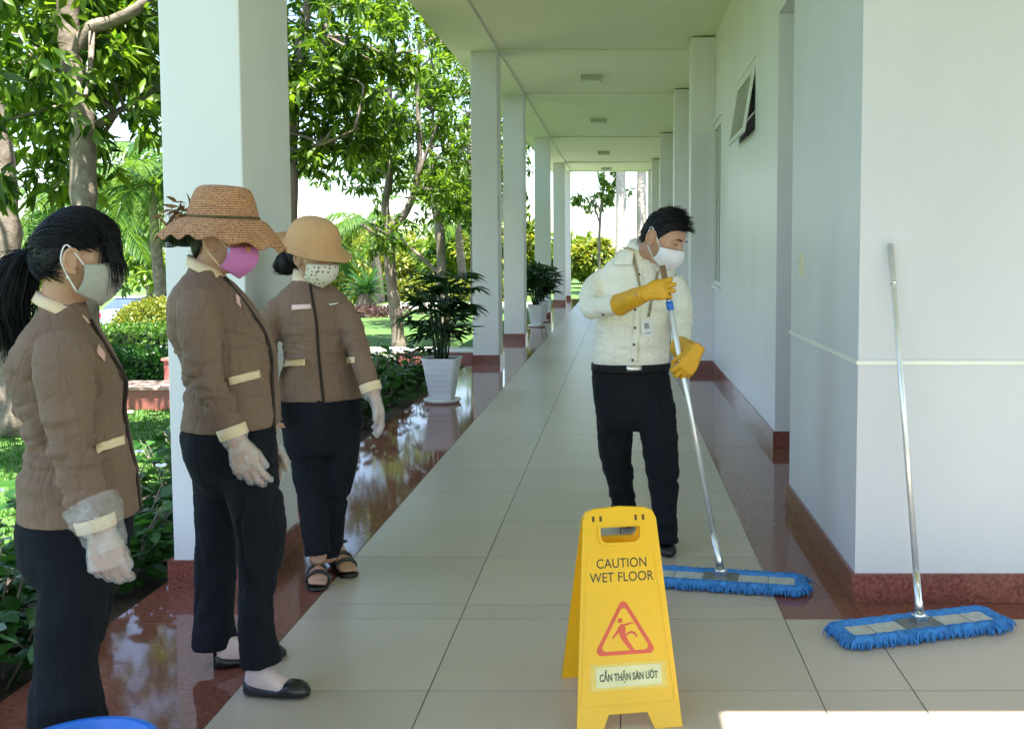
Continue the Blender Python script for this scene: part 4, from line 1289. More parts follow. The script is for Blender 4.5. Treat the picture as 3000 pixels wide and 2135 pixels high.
# ------------------------------------------------------------------ WOMAN 1, ponytail
def woman_ponytail():
    Y = 2.50
    f, r = frame(0.97, 0.25)
    P = empty('person', (-1.40, Y, 0), 'woman with black ponytail and grey mask, brown jacket, clear plastic glove', 'person')
    S = lambda y, cx, a, b, e=2.2: section(y, cx, Y, f, r, a, b, e)
    torso = [S(1143, 182, .138, .172), S(1053, 179, .130, .165), S(983, 178, .114, .146), S(913, 164, .119, .150), S(854, 151, .136, .162), S(808, 139, .124, .168),
             S(772, 136, .104, .166), S(740, 136, .084, .145), S(712, 138, .066, .105), S(690, 139, .056, .072), S(672, 138, .050, .056)]
    j = MB(); j.loft(torso, 28)
    Ya = Y - 0.185
    arm = [PV(141, 768, Ya + .05), PV(146, 836, Ya), PV(154, 925, Ya - .02), PV(163, 986, Ya - .03), PV(179, 1050, Ya - .03), PV(201, 1125, Ya - .03), PV(212, 1160, Ya - .03)]
    ar = [.062, .068, .056, .050, .049, .043, .040]
    j.tube(arm, ar, 20, sub=4)
    la = [torso[6][0] - r * .15, torso[4][0] - r * .19 + f * .02, torso[2][0] - r * .19 - f * .05, torso[0][0] - r * .16 - f * .10]
    j.tube(la, [.062, .06, .05, .042], 16, sub=4)
    jk = remesh(j, 'jacket', 0.0058, M['jacket'], P, 3,
                cloth_disp(.0032, 1, (11, 11, 7), (20, 20, 34), .7, folds_at([(arm[3], .10), (arm[1] + Vector((0, .05, -.03)), .09), (PV(80, 960, Y - .1), .16), (PV(255, 1010, Y - .12), .09), (PV(240, 900, Y - .12), .08), (arm[5], .07)], .013)))
    bv = bvh_of(jk)
    patch('pocket_welt', bv, [(211, 990), (274, 969), (276, 990), (215, 1011)], M['cream'], P)
    patch('name_badge', bv, [(216, 768), (232, 788), (230, 806), (214, 786)], mat('badge_pink', (0.75, 0.45, 0.42), 0.4), P, 4, 4)
    ribbon_down(torso, (f * 1 + r * 0.02).normalized(), r, 0.011, 0.001, 0, 9).build('placket', M['placket'], P, True)
    # collar
    n0, n1 = PV(136, 690, Y), PV(135, 660, Y)
    c = MB()
    t1 = (f * 0.9 - UP * 0.42).normalized()
    c.loft([(PV(139, 694, Y), t1 * .073, r * .074), (PV(138, 684, Y), t1 * .067, r * .067), (PV(137, 670, Y), t1 * .060, r * .060)], 28)
    c.build('collar', M['cream'], P, True)
    cm = MB(); cuff(cm, PV(209, 1152, Ya - .03), PV(217, 1180, Ya - .03), .0425, .0415); cm.build('cuff', M['cream'], P, True)
    # trousers
    t = MB()
    t.loft([S(1110, 172, .125, .155), S(1160, 168, .132, .165), S(1230, 164, .125, .165), S(1270, 163, .105, .15)], 26)
    Yr, Yl = Y - .085, Y + .085
    t.tube([PV(163, 1235, Yr), PV(166, 1336, Yr), PV(146, 1474, Yr), PV(143, 1590, Yr), PV(150, 1740, Yr)], [.092, .083, .070, .082, .098], 20, sub=4)
    t.tube([PV(165, 1235, Yl), PV(175, 1336, Yl), PV(160, 1474, Yl), PV(170, 1590, Yl), PV(185, 1700, Yl)], [.090, .08, .068, .078, .095], 20, sub=4)
    remesh(t, 'trousers', 0.007, M['trousers'], P, 5, cloth_disp(.006, 4, (14, 14, 6), (18, 18, 26), .7))
    # body
    b = MB()
    b.loft([S(1140, 172, .10, .13), S(983, 168, .09, .12), S(854, 147, .10, .13), S(772, 136, .07, .13), S(712, 138, .05, .08), S(690, 139, .046, .052)], 20)
    b.tube([PV(137, 720, Y), PV(138, 660, Y), PV(150, 610, Y)], [.050, .047, .052], 18, sub=4)
    hc, k = PV(170, 575, Y), 0.98
    s_, f_, u_ = head_frame((0.89, 0.44, -0.16))
    head(b, hc, s_, f_, u_, k)
    b.tube(arm, [q * 0.6 for q in ar], 12, sub=3); b.tube(la, [.04, .036, .03, .026], 12, sub=3)
    wr = PV(226, 1186, Ya - .03)
    hx, hy, hz = Vector((0.85, -0.35, 0.15)), Vector((0.16, 0.0, -1)), Vector((0.25, -1, 0.0))
    b.tube([arm[-1], wr], [.026, .025], 12)
    hand(b, wr, hx, hy, hz, 0.96, (.5, .62, .7, .7), (0.25, 0.95, -0.45), .25, .02)
    hand(b, la[-1] + Vector((0.03, 0, -0.06)), f, (0.1, 0, -1), -r, 0.92)
    b.tube([la[-1], la[-1] + Vector((0.03, 0, -0.07))], .026, 10)
    for yy, xx in ((Yr, 158), (Yl, 180)):
        b.tube([PV(165, 1235, yy), PV(166, 1400, yy), PV(xx, 1740, yy)], [.05, .032, .03], 14, sub=3)
    flat_shoe(P, b, Vector((-1.46, Yr, 0)), Vector((-1.23, Yr - .05, 0)), Vector((-1.42, Yr, .14)))
    flat_shoe(P, b, Vector((-1.40, Yl, 0)), Vector((-1.17, Yl - .05, 0)), Vector((-1.36, Yl, .14)))
    remesh(b, 'body', 0.0038, M['skin'], P, 2)
    # glove film over the hand, loose cuff over the sleeve
    g = MB(); hand(g, wr, hx, hy, hz, 0.98, (.5, .62, .7, .7), (0.25, 0.95, -0.45), .25, .02, inflate=.0045)
    remesh(g, 'plastic_glove', 0.0032, M['film'], P, 2, lambda co, no: .0016 * vnoise(co * 60, 5) + .0008 * vnoise(co * 150, 6))
    cw = MB()
    ax = [PV(200, 1118, Ya - .03), PV(216, 1150, Ya - .035), PV(228, 1185, Ya - .03), PV(238, 1222, Ya - .03)]
    cw.tube(ax, [.060, .058, .050, .042], 36, sub=8, cap=False)
    o = cw.build('glove_cuff', M['film_cuff'], P, True)
    me = o.data
    co = np.array([v.co for v in me.vertices]); no = np.array([v.normal for v in me.vertices])
    co += no * (.006 * vnoise(co * np.array((45, 45, 22)), 8) + .003 * vnoise(co * 110, 9))[:, None]
    me.vertices.foreach_set('co', co.ravel()); me.update()
    # mask: rigid grey cup
    gm = mat('grey_cup_mask', (0.42, 0.41, 0.36), 0.8, 0.1, 60, 0.5, 300)
    mask('face_mask', P, hc, s_, f_, u_, gm, k, .022, .006, -.114, 1.36, .004, M['paper'], 0.089)
    er = MB(); er.ball(skull_point(hc, s_, f_, u_, k, R(96), R(-24), 1.08), .004, 8, 6); er.build('earring', M['paper'], P, True)
    # hair: cap, strands drawn back to the tie, ponytail, fringe
    hm = MB()
    tie = PV(78, 566, Y - .01)
    hr = hair_cap(P, hc, s_, f_, u_, k, [0, 40, 62, 80, 100, 125, 150, 180], [34, 30, 16, 12, 4, -22, -34, -36], 1.13)
    rr = np.random.default_rng(3)
    for i in range(1100):
        az = rr.uniform(-2.0, 2.0); el0 = rr.uniform(0.15, 1.5) if abs(az) > 0.9 else rr.uniform(0.45, 1.5)
        st = skull_point(hc, s_, f_, u_, k, az, el0, 1.13 + rr.uniform(-.01, .03))
        pts = [st]
        for t in (0.33, 0.66):
            q = st.lerp(tie, t)
            d = (q - hc)
            dl = Vector((d.dot(s_) / .074, d.dot(f_) / .095, d.dot(u_) / .114))
            q2 = hc + d * (max(1.0, (1.14 + rr.uniform(0, .03)) * k / max(dl.length, .2)))
            pts.append(q2)
        pts.append(tie + Vector(rr.normal(size=3) * .009))
        strand(hm, pts, .0013, .0009)
    for i in range(420):
        az = rr.choice([-1, 1]) * rr.uniform(1.75, 2.9)
        st = skull_point(hc, s_, f_, u_, k, az, rr.uniform(-.55, .25), 1.12 + rr.uniform(-.01, .02))
        md = st.lerp(tie, .5); dd = (md - hc); md = md + dd.normalized() * .012
        strand(hm, [st, md, tie + Vector(rr.normal(size=3) * .008)], .0013, .0009)
    tail0 = [tie, PV(50, 580, Y), PV(28, 640, Y), PV(20, 700, Y), PV(34, 760, Y - .01)]
    for i in range(850):
        q = rr.normal(size=3)
        wd = [0.008, .018, .026, .028, .022]
        pts = [p + Vector((q[0] * w_, q[1] * w_ * 0.8, q[2] * w_ * 0.5)) for p, w_ in zip(tail0, wd)]
        pts[-1] = pts[-1] + Vector((rr.normal() * .012 + .012 * q[0], rr.normal() * .01, rr.normal() * .03 - .01 * abs(q[0])))
        strand(hm, pts, .0015, .0006)
    cst = MB()
    cst.tube([tie + (hc - tie) * .12, tie, PV(50, 580, Y), PV(30, 640, Y), PV(22, 700, Y), PV(30, 745, Y)], [.022, .016, .024, .036, .038, .012], 14, sub=4)
    cst.build('ponytail', M['hair'], P, True)
    for i in range(260):
        az = rr.uniform(-0.75, 1.05)
        st = skull_point(hc, s_, f_, u_, k, az * 0.6, 1.15 + rr.uniform(-.2, .2), 1.13)
        mid = skull_point(hc, s_, f_, u_, k, az * 0.9, .62, 1.17 + rr.uniform(0, .03))
        en = skull_point(hc, s_, f_, u_, k, az, rr.uniform(-.30, .22), 1.14 + rr.uniform(0, .07))
        strand(hm, [st, mid, en], .0016, .0006)
    for i in range(70):
        az = rr.uniform(0.25, 0.95)
        strand(hm, [skull_point(hc, s_, f_, u_, k, az, .5, 1.14), skull_point(hc, s_, f_, u_, k, az - .1, .05, 1.26), skull_point(hc, s_, f_, u_, k, az - .2, rr.uniform(-.55, -.05), 1.42)], .0015, .0005)
    hm.build('hair_strands', M['hair'], hr, True)
    return P
woman_ponytail()
# ------------------------------------------------------------------ WOMAN 2, straw hat
def straw_mat(name, col):
    m, nt, b = new_mat(name)
    N, L = nt.nodes, nt.links
    tc = N.new('ShaderNodeTexCoord')
    w = N.new('ShaderNodeTexWave'); w.wave_type = 'BANDS'; w.bands_direction = 'Z'; w.inputs['Scale'].default_value = 42; w.inputs['Distortion'].default_value = 5.0; w.inputs['Detail'].default_value = 3; w.inputs['Detail Scale'].default_value = 4
    v = N.new('ShaderNodeTexVoronoi'); v.inputs['Scale'].default_value = 115
    L.new(tc.outputs['Object'], w.inputs['Vector']); L.new(tc.outputs['Object'], v.inputs['Vector'])
    mx = N.new('ShaderNodeMath'); mx.operation = 'MULTIPLY'
    L.new(w.outputs['Fac'], mx.inputs[0]); L.new(v.outputs['Distance'], mx.inputs[1])
    cr = N.new('ShaderNodeValToRGB')
    cr.color_ramp.elements[0].color = tuple(c * 0.28 for c in col) + (1,); cr.color_ramp.elements[0].position = 0.02
    cr.color_ramp.elements[1].color = tuple(col) + (1,); cr.color_ramp.elements[1].position = 0.22
    L.new(mx.outputs[0], cr.inputs['Fac']); L.new(cr.outputs[0], b.inputs['Base Color'])
    bp = N.new('ShaderNodeBump'); bp.inputs['Strength'].default_value = 0.8; bp.inputs['Distance'].default_value = 0.006
    L.new(mx.outputs[0], bp.inputs['Height']); L.new(bp.outputs[0], b.inputs['Normal'])
    b.inputs['Roughness'].default_value = 0.8
    return m
M['straw'] = straw_mat('woven_straw', (0.66, 0.32, 0.16))
M['felt'] = wool('tan_felt', (0.58, 0.33, 0.165), 0.15)

def hat(name, parent, c, u, fwd, profile, m, wave=(0, 0), droop=None, n=90, thick=0.003, sub=4):
    """profile: (radius, height); u up axis; droop(az, r)->dz"""
    u = Vector(u).normalized(); fw = Vector(fwd); fw = (fw - u * fw.dot(u)).normalized(); sd = fw.cross(u)
    pr, hh = smooth_path([Vector((a, 0, b)) for a, b in profile], [0] * len(profile), sub)
    rmax = profile[-1][0]; rc = max(p[0] for p in profile[:-2]) if len(profile) > 3 else rmax * .6
    vs, fs = [], []
    for p in pr:
        q = max(0.0, (p.x - rc * 0.92) / (rmax - rc * 0.92)) if p.z < 0.02 else 0.0
        for i in range(n):
            az = 2 * math.pi * i / n
            z = p.z + wave[0] * q ** 2 * math.sin(wave[1] * az + 1.1 * math.sin(3 * az)) + (droop(az, q) if droop else 0)
            x = p.x * (1 + 0.03 * q * math.sin(5 * az + 1))
            vs.append(c + sd * (x * math.sin(az) * 0.94) + fw * (x * math.cos(az) * 1.06) + u * z)
    for k in range(len(pr) - 1):
        for i in range(n):
            fs.append((k*n+i, k*n+(i+1) % n, (k+1)*n+(i+1) % n, (k+1)*n+i))
    o = MB().add(vs, fs).build(name, m, parent, True)
    so = o.modifiers.new('thick', 'SOLIDIFY'); so.thickness = thick; so.offset = 1
    return o

def woman_straw_hat():
    Y = 3.20
    f, r = frame(1.0, 0.02)
    P = empty('person', (-1.22, Y, 0), 'woman in wide crocheted straw hat and pink mask, brown jacket, black flared trousers', 'person')
    S = lambda y, cx, a, b, e=2.2: section(y, cx, Y, f, r, a, b, e)
    torso = [S(948, 515, .146, .170), S(890, 518, .138, .165), S(840, 515, .138, .155), S(790, 508, .146, .160), S(740, 492, .148, .168), S(695, 476, .128, .168),
             S(662, 466, .106, .162), S(638, 461, .084, .135), S(618, 459, .064, .095), S(604, 459, .054, .066), S(594, 459, .050, .056)]
    j = MB(); j.loft(torso, 28)
    Ya = Y - .19
    arm = [PV(440, 668, Ya + .05), PV(444, 720, Ya), PV(450, 790, Ya - .02), PV(463, 845, Ya - .03), PV(487, 895, Ya - .03), PV(512, 945, Ya - .03), PV(516, 955, Ya - .03)]
    ar = [.060, .064, .055, .051, .046, .041, .040]
    j.tube(arm, ar, 20, sub=4)
    la = [torso[5][0] - r * .15, torso[3][0] - r * .19 + f * .03, torso[2][0] - r * .19 + f * .04 - UP * .05, torso[0][0] - r * .16 + f * .075 - UP * .02]
    j.tube(la, [.06, .056, .05, .042], 16, sub=4)
    jk = remesh(j, 'jacket', 0.0058, M['jacket'], P, 3,
                cloth_disp(.0032, 11, (11, 11, 7), (20, 20, 34), .7, folds_at([(arm[3], .10), (PV(560, 745, Y - .15), .10), (PV(415, 830, Y - .1), .12), (PV(590, 860, Y - .12), .08), (arm[4], .08)], .012)))
    bv = bvh_of(jk)
    patch('pocket_welt', bv, [(508, 841), (577, 824), (579, 841), (512, 858)], M['cream'], P)
    patch('name_badge', bv, [(524, 654), (533, 664), (536, 686), (526, 674)], mat('badge_pink_b', (0.75, 0.45, 0.42), 0.4), P, 4, 4)
    ribbon_down(torso, (f + r * .10).normalized(), r, 0.011, -0.001, 0, 9).build('placket', M['placket'], P, True)
    c = MB()
    t1 = (f * 0.9 - UP * 0.40).normalized()
    c.loft([(PV(461, 606, Y), t1 * .066, r * .068), (PV(460, 598, Y), t1 * .063, r * .063), (PV(459, 584, Y), t1 * .060, r * .059)], 28)
    c.build('collar', M['cream'], P, True)
    cm = MB(); cuff(cm, PV(514, 950, Ya - .03), PV(523, 974, Ya - .03), .0425, .0415); cm.build('cuff', M['cream'], P, True)
    t = MB()
    t.loft([S(930, 514, .13, .155), S(965, 512, .142, .165), S(1010, 516, .142, .168), S(1055, 524, .125, .162), S(1085, 530, .10, .14)], 26)
    Yr, Yl = Y - .10, Y + .12
    t.tube([PV(553, 1050, Yr), PV(573, 1130, Yr), PV(580, 1200, Yr), PV(569, 1320, Yr), PV(573, 1410, Yr), PV(582, 1478, Yr)], [.090, .080, .071, .058, .058, .066], 20, sub=4)
    t.tube([PV(490, 1050, Yl), PV(487, 1130, Yl), PV(484, 1200, Yl), PV(482, 1320, Yl), PV(482, 1438, Yl)], [.088, .076, .066, .066, .073], 20, sub=4)
    remesh(t, 'trousers', 0.007, M['trousers'], P, 5, cloth_disp(.005, 14, (14, 14, 6), (18, 18, 26), .7))
    b = MB()
    b.loft([S(948, 515, .10, .13), S(840, 515, .09, .12), S(740, 492, .10, .13), S(662, 466, .07, .12), S(618, 459, .05, .075), S(598, 459, .046, .05)], 20)
    hc, k = PV(494, 534, Y), 0.98
    s_, f_, u_ = head_frame((0.97, 0.06, -0.22))
    b.tube([PV(462, 620, Y), PV(468, 590, Y), PV(485, 556, Y)], [.050, .047, .052], 18, sub=4)
    head(b, hc, s_, f_, u_, k)
    b.tube(arm, [q * 0.6 for q in ar], 12, sub=3); b.tube(la, [.036, .034, .03, .026], 12, sub=3)
    wr = PV(530, 986, Ya - .03)
    hx, hy, hz = Vector((0.9, 0.1, 0.25)), Vector((0.34, 0.02, -1)), Vector((0.1, -1, 0.0))
    b.tube([arm[-1], wr], [.026, .025], 12)
    crl = ((.30, .45, .35), (.32, .5, .4), (.42, .6, .4), (.6, .8, .5))
    hand(b, wr, hx, hy, hz, 0.98, crl, (0.35, 0.95, -0.45), .3)
    lw = PV(600, 985, Y + .10)
    b.tube([la[-1], lw], .024, 10)
    hand(b, lw, f, (0.05, 0, -1), -r, 0.95, (.4, .4, .4, .4))
    b.tube([PV(553, 1050, Yr), PV(578, 1200, Yr), PV(575, 1480, Yr)], [.05, .035, .03], 14, sub=3)
    b.tube([PV(490, 1050, Yl), PV(484, 1200, Yl), PV(490, 1440, Yl)], [.05, .035, .03], 14, sub=3)
    hB, tB = GV(548, 1546), GV(690, 1552)
    hA, tA = GV(478, 1490), GV(638, 1462)
    flat_shoe(P, b, hB, tB, PV(577, 1478, Yr), 1.0, M['sock'])
    flat_shoe(P, b, hA, tA, PV(496, 1436, Yl), 1.0, M['sock'])
    remesh(b, 'body', 0.0048, M['skin'], P, 3)
    g = MB(); hand(g, wr, hx, hy, hz, 1.0, crl, (0.35, 0.95, -0.45), .3, inflate=.0048)
    g.tube([PV(520, 968, Ya - .03), PV(526, 980, Ya - .03), wr], [.043, .040, .034], 20, sub=3)
    remesh(g, 'plastic_glove', 0.0032, M['film'], P, 2, lambda co, no: .0016 * vnoise(co * 60, 15) + .0008 * vnoise(co * 150, 16))
    g = MB(); hand(g, lw, f, (0.05, 0, -1), -r, 0.96, (.4, .4, .4, .4), inflate=.0036)
    remesh(g, 'plastic_glove', 0.004, M['film'], P, 2)
    pk = mat('pink_mask_cloth', (0.62, 0.20, 0.48), 0.7, 0.06, 30, 0.2, 300)
    mo = mask('face_mask', P, hc, s_, f_, u_, pk, k, .024, .004, -.112, 1.18, .004, M['cream'])
    bvm = bvh_of(mo)
    patch('print_patch', bvm, [(499, 553), (511, 550), (513, 561), (501, 565)], mat('mask_print_blue', (0.38, 0.55, 0.8), 0.6), mo, 5, 4, .003, .001)
    patch('print_patch', bvm, [(547, 545), (556, 542), (557, 560), (549, 562)], mat('mask_print_amber', (0.62, 0.33, 0.12), 0.6), mo, 5, 4, .003, .001)
    patch('print_patch', bvm, [(526, 537), (530, 536), (531, 544), (527, 545)], mat('mask_print_dark', (0.12, 0.05, 0.12), 0.6), mo, 3, 3, .003, .001)
    # chin strap of the hat
    st = MB(); a0 = skull_point(hc, s_, f_, u_, k, R(62), R(12), 1.10); a1 = skull_point(hc, s_, f_, u_, k, R(48), R(-40), 1.12)
    st.tube([a0, a0.lerp(a1, .5) + s_ * .004, a1, PV(512, 600, Y - .02)], .0035, 6, sub=3); st.build('chin_strap', M['cream'], P, True)
    # hair with low bun
    hr = hair_cap(P, hc, s_, f_, u_, k, [0, 40, 62, 80, 100, 125, 150, 180], [34, 30, 16, 8, 0, -26, -40, -42], 1.08)
    bn = MB(); bn.ball(PV(413, 528, Y), (.062, .05, .033), 20, 14); bn.ball(PV(440, 525, Y), (.05, .05, .04), 16, 12)
    rr = np.random.default_rng(8)
    for i in range(90):
        a = rr.uniform(0, 6.283)
        c0 = PV(413, 530, Y)
        strand(bn, [PV(450, 522, Y - .05 * math.sin(a)) , c0 + Vector((-.01, -.045 * math.cos(a), .02 * math.sin(a))), c0 + Vector((-.06 + rr.normal() * .006, -.03 * math.cos(a), -.012 + .02 * math.sin(a)))], .0014, .0006)
    for i in range(8):
        strand(bn, [PV(455, 545, Y - .03), PV(440 + rr.normal() * 6, 556, Y - .04), PV(425 + rr.normal() * 14, 562 + rr.normal() * 4, Y - .04)], .0008, .0004)
    bn.build('bun', M['hair'], hr, True)
    # hat
    hcn = PV(497, 489, Y)
    dr = lambda az, q: (-0.055 * q ** 1.4 - 0.020 * q * max(0, math.cos(az)) - 0.006 * q * math.cos(2 * az))
    ho = hat('straw_hat', P, hcn, (0.05, 0, 1), f_, [(0.002, .104), (.045, .104), (.073, .095), (.087, .066), (.098, .026), (.106, .0), (.128, -.003), (.155, -.007), (.184, -.012)], M['straw'], (.0085, 15), dr)
    bd = MB(); bd.tube([hcn + Vector((math.cos(q) * .106 * 1.05, math.sin(q) * .101, .006 - .003 * math.cos(q))) for q in np.linspace(0, 6.283, 40)], .0042, 6)
    bd.build('hat_band', mat('olive_braid', (0.10, 0.075, 0.03), 0.8, .4, 80), ho, True)
    # leaf and flower trimming at the back of the hat
    lv = []
    c0 = PV(405, 476, Y - .03)
    P_ = np.array([tuple(c0 + Vector(rr.normal(size=3) * .02)) for _ in range(34)])
    d_ = unit(np.array([(-1, -.2, -.1)]) + rr.normal(size=(34, 3)) * .75)
    tri_mesh('hat_trimming', [leaf_batch(P_, d_, unit(rr.normal(size=(34, 3)) + [0, 0, 1]), .05, .014, .2, .2)], mat('dried_leaf', (0.22, 0.13, 0.06), 0.8, .5, 60), ho)
    return P
woman_straw_hat()

# ------------------------------------------------------------------ WOMAN 3, felt hat and sandals
def woman_felt_hat():
    Y = 4.15
    f, r = frame(0.36, -0.93)
    P = empty('person', (-1.24, Y, 0), 'woman in tan felt hat and dotted mask, brown jacket, black sandals', 'person')
    S = lambda y, cx, a, b, e=2.2: section(y, cx, Y, f, r, a, b, e)
    torso = [S(888, 716, .118, .172), S(840, 711, .112, .162), S(800, 707, .102, .136), S(760, 704, .106, .138), S(722, 701, .116, .150), S(690, 697, .106, .156),
             S(665, 693, .094, .152), S(647, 690, .078, .120), S(633, 689, .062, .085), S(622, 689, .054, .064), S(612, 689, .050, .056)]
    j = MB(); j.loft(torso, 28)
    arm = [PV(758, 680, Y), PV(779, 724, Y - .01), PV(797, 770, Y - .03), PV(810, 815, Y - .06), PV(824, 856, Y - .08)]
    ar = [.050, .055, .050, .045, .040]
    j.tube(arm, ar, 18, sub=4)
    ra = [PV(626, 680, Y - .05), PV(600, 725, Y - .07), PV(592, 775, Y - .09), PV(598, 840, Y - .14)]
    j.tube(ra, [.05, .054, .05, .042], 18, sub=4)
    jk = remesh(j, 'jacket', 0.0058, M['jacket'], P, 3,
                cloth_disp(.003, 21, (11, 11, 7), (20, 20, 34), .7, folds_at([(PV(650, 770, Y - .1), .10), (PV(760, 770, Y - .1), .10), (arm[2], .08)], .010)))
    bv = bvh_of(jk)
    patch('pocket_welt', bv, [(618, 803), (680, 799), (680, 814), (619, 818)], M['cream'], P)
    patch('pocket_welt', bv, [(771, 797), (791, 794), (791, 808), (773, 811)], M['cream'], P, 5)
    patch('name_badge', bv, [(650, 680), (693, 678), (694, 688), (651, 691)], mat('badge_pink_c', (0.80, 0.55, 0.52), 0.4), P)
    patch('pen_clip', bv, [(733, 677), (755, 674), (755, 677), (733, 681)], M['steel'], P, 6, 2)
    ribbon_down(torso, (f + r * .0).normalized(), r, 0.0055, 0.0015, 0, 9).build('placket', M['placket'], P, True)
    c = MB()
    t1 = (f * 0.9 - UP * 0.45).normalized()
    c.loft([(PV(690, 630, Y), t1 * .068, r * .072), (PV(689, 622, Y), t1 * .065, r * .067), (PV(687, 604, Y), t1 * .060, r * .061)], 28)
    c.build('collar', M['cream'], P, True)
    cm = MB(); cuff(cm, PV(823, 853, Y - .08), PV(829, 872, Y - .085), .0425, .0415); cm.build('cuff', M['cream'], P, True)
    t = MB()
    t.loft([S(870, 716, .105, .155), S(900, 716, .118, .170), S(940, 717, .122, .170), S(985, 718, .110, .160), S(1010, 718, .09, .14)], 26)
    t.tube([PV(682, 970, Y), PV(690, 1040, Y), PV(697, 1100, Y - .02), PV(703, 1170, Y - .04), PV(709, 1236, Y - .06)], [.086, .074, .060, .054, .053], 18, sub=4)
    t.tube([PV(757, 970, Y + .02), PV(755, 1040, Y + .03), PV(750, 1100, Y + .04), PV(740, 1170, Y + .06), PV(732, 1236, Y + .08)], [.086, .074, .060, .054, .050], 18, sub=4)
    remesh(t, 'trousers', 0.007, M['trousers'], P, 5, cloth_disp(.005, 24, (14, 14, 6), (18, 18, 26), .7))
    b = MB()
    b.loft([S(888, 716, .09, .13), S(800, 707, .08, .115), S(722, 701, .09, .12), S(665, 693, .065, .12), S(632, 689, .048, .07), S(615, 689, .046, .05)], 20)
    hc, k = PV(704, 572, Y - .03), 0.98
    s_, f_, u_ = head_frame((0.80, -0.52, -0.36))
    b.tube([PV(690, 645, Y), PV(692, 612, Y), PV(698, 590, Y)], [.048, .046, .05], 18, sub=4)
    head(b, hc, s_, f_, u_, k)
    b.tube(arm, [q * 0.6 for q in ar], 12, sub=3); b.tube(ra, [.036, .034, .03, .026], 12, sub=3)
    wr = PV(833, 880, Y - .09)
    hx, hy, hz = Vector((-0.5, -0.85, 0)), Vector((0.30, -0.05, -1)), Vector((0.85, 0.45, 0.2))
    b.tube([PV(682, 970, Y), PV(697, 1100, Y - .02), PV(709, 1236, Y - .06)], [.05, .034, .032], 12, sub=3); b.tube([PV(757, 970, Y + .02), PV(750, 1100, Y + .04), PV(732, 1236, Y + .08)], [.05, .034, .032], 12, sub=3)
    b.loft([S(985, 717, .08, .12), S(888, 716, .09, .13)], 16)
    b.tube([arm[-1], wr], [.026, .025], 12)
    hand(b, wr, hx, hy, hz, 0.98, (.25, .28, .3, .3), (0.6, 0.9, -0.3), .25)
    rw = ra[-1] + Vector((0.01, -.03, -.06))
    b.tube([ra[-1], rw], .024, 10); hand(b, rw, f, (0.05, 0, -1), r, 0.95, (.4, .4, .4, .4))
    # sandalled feet
    for (px, py), (qx, qy), ank in (((706, 1252), (709, 1316), PV(709, 1236, Y - .06)), ((733, 1248), (782, 1286), PV(732, 1236, Y + .08))):
        toe = GV(qx, qy); hl = GV(px, py)
        d = (toe - hl); d.normalize(); hl = toe - d * .225; sd = d.cross(UP).normalized()
        def sec(t, hw, zb, zt, e=2.3):
            return (hl + d * (.225 * t) + UP * ((zb + zt) / 2), sd * hw, UP * ((zt - zb) / 2), e)
        b.loft([sec(.02, .018, .045, .10), sec(.10, .027, .042, .125), sec(.24, .030, .04, .125), sec(.4, .032, .034, .098), sec(.56, .037, .026, .074), sec(.74, .041, .018, .050), sec(.84, .040, .016, .040)], 18)
        for i, (ox, ln, rad) in enumerate(((-.026, .040, .0115), (-.008, .038, .009), (.007, .034, .0085), (.020, .028, .008), (.031, .020, .0075))):
            p0 = hl + d * (.225 * .80) + sd * ox + UP * .027
            b.tube([p0, p0 + d * ln * .6 + UP * .002, p0 + d * ln - UP * .004], [rad * 1.1, rad, rad * .7], 8, sub=2)
        b.tube([hl + d * .045 + UP * .08, ank], [.034, .036], 14)
        so_ = MB(); so_.loft([sec(-.02, .022, 0, .045), sec(.06, .034, 0, .045), sec(.25, .036, 0, .042), sec(.5, .038, 0, .028), sec(.75, .046, 0, .018), sec(.95, .042, 0, .016), sec(1.07, .022, 0.002, .015)], 22)
        sa = so_.build('sandal', M['leather'], P, True)
        for t_, hh, hw in ((.56, .082, .040), (.72, .060, .0445)):
            sb = MB()
            pts = [hl + d * (.225 * t_) + sd * (hw * math.cos(q)) + UP * (.016 + (hh - .012) * math.sin(q) ** .7) for q in np.linspace(0.02, math.pi - .02, 16)]
            sb.tube(pts, .0078, 6, ref=tuple(d), squash=1.0); sb.build('strap', M['leather'], sa, True)
        sb = MB(); sb.tube([hl + d * .045 + sd * (.043 * math.cos(q)) + d * (.043 * math.sin(q)) + UP * (.112 + .008 * math.sin(q)) for q in np.linspace(0, 6.283, 24)], .0058, 6)
        sb.build('ankle_strap', M['leather'], sa, True)
    remesh(b, 'body', 0.0046, M['skin'], P, 2)
    g = MB(); hand(g, wr, hx, hy, hz, 1.0, (.25, .28, .3, .3), (0.6, 0.9, -0.3), .25, inflate=.005)
    g.tube([PV(827, 868, Y - .085), PV(830, 876, Y - .085), wr], [.043, .040, .034], 20, sub=3)
    remesh(g, 'plastic_glove', 0.0036, M['film'], P, 2, lambda co, no: .0016 * vnoise(co * 60, 25) + .0008 * vnoise(co * 150, 26))
    # dotted mask
    m, nt, bs = new_mat('dotted_mask_cloth')
    N, L = nt.nodes, nt.links
    tc = N.new('ShaderNodeTexCoord'); vo = N.new('ShaderNodeTexVoronoi'); vo.inputs['Scale'].default_value = 62; vo.inputs['Randomness'].default_value = 0.7
    L.new(tc.outputs['Object'], vo.inputs['Vector'])
    cr = N.new('ShaderNodeValToRGB'); cr.color_ramp.interpolation = 'CONSTANT'
    cr.color_ramp.elements[0].color = (0.16, 0.11, 0.08, 1); cr.color_ramp.elements[1].position = 0.28; cr.color_ramp.elements[1].color = (0.72, 0.66, 0.56, 1)
    L.new(vo.outputs['Distance'], cr.inputs['Fac']); L.new(cr.outputs[0], bs.inputs['Base Color']); bs.inputs['Roughness'].default_value = .8
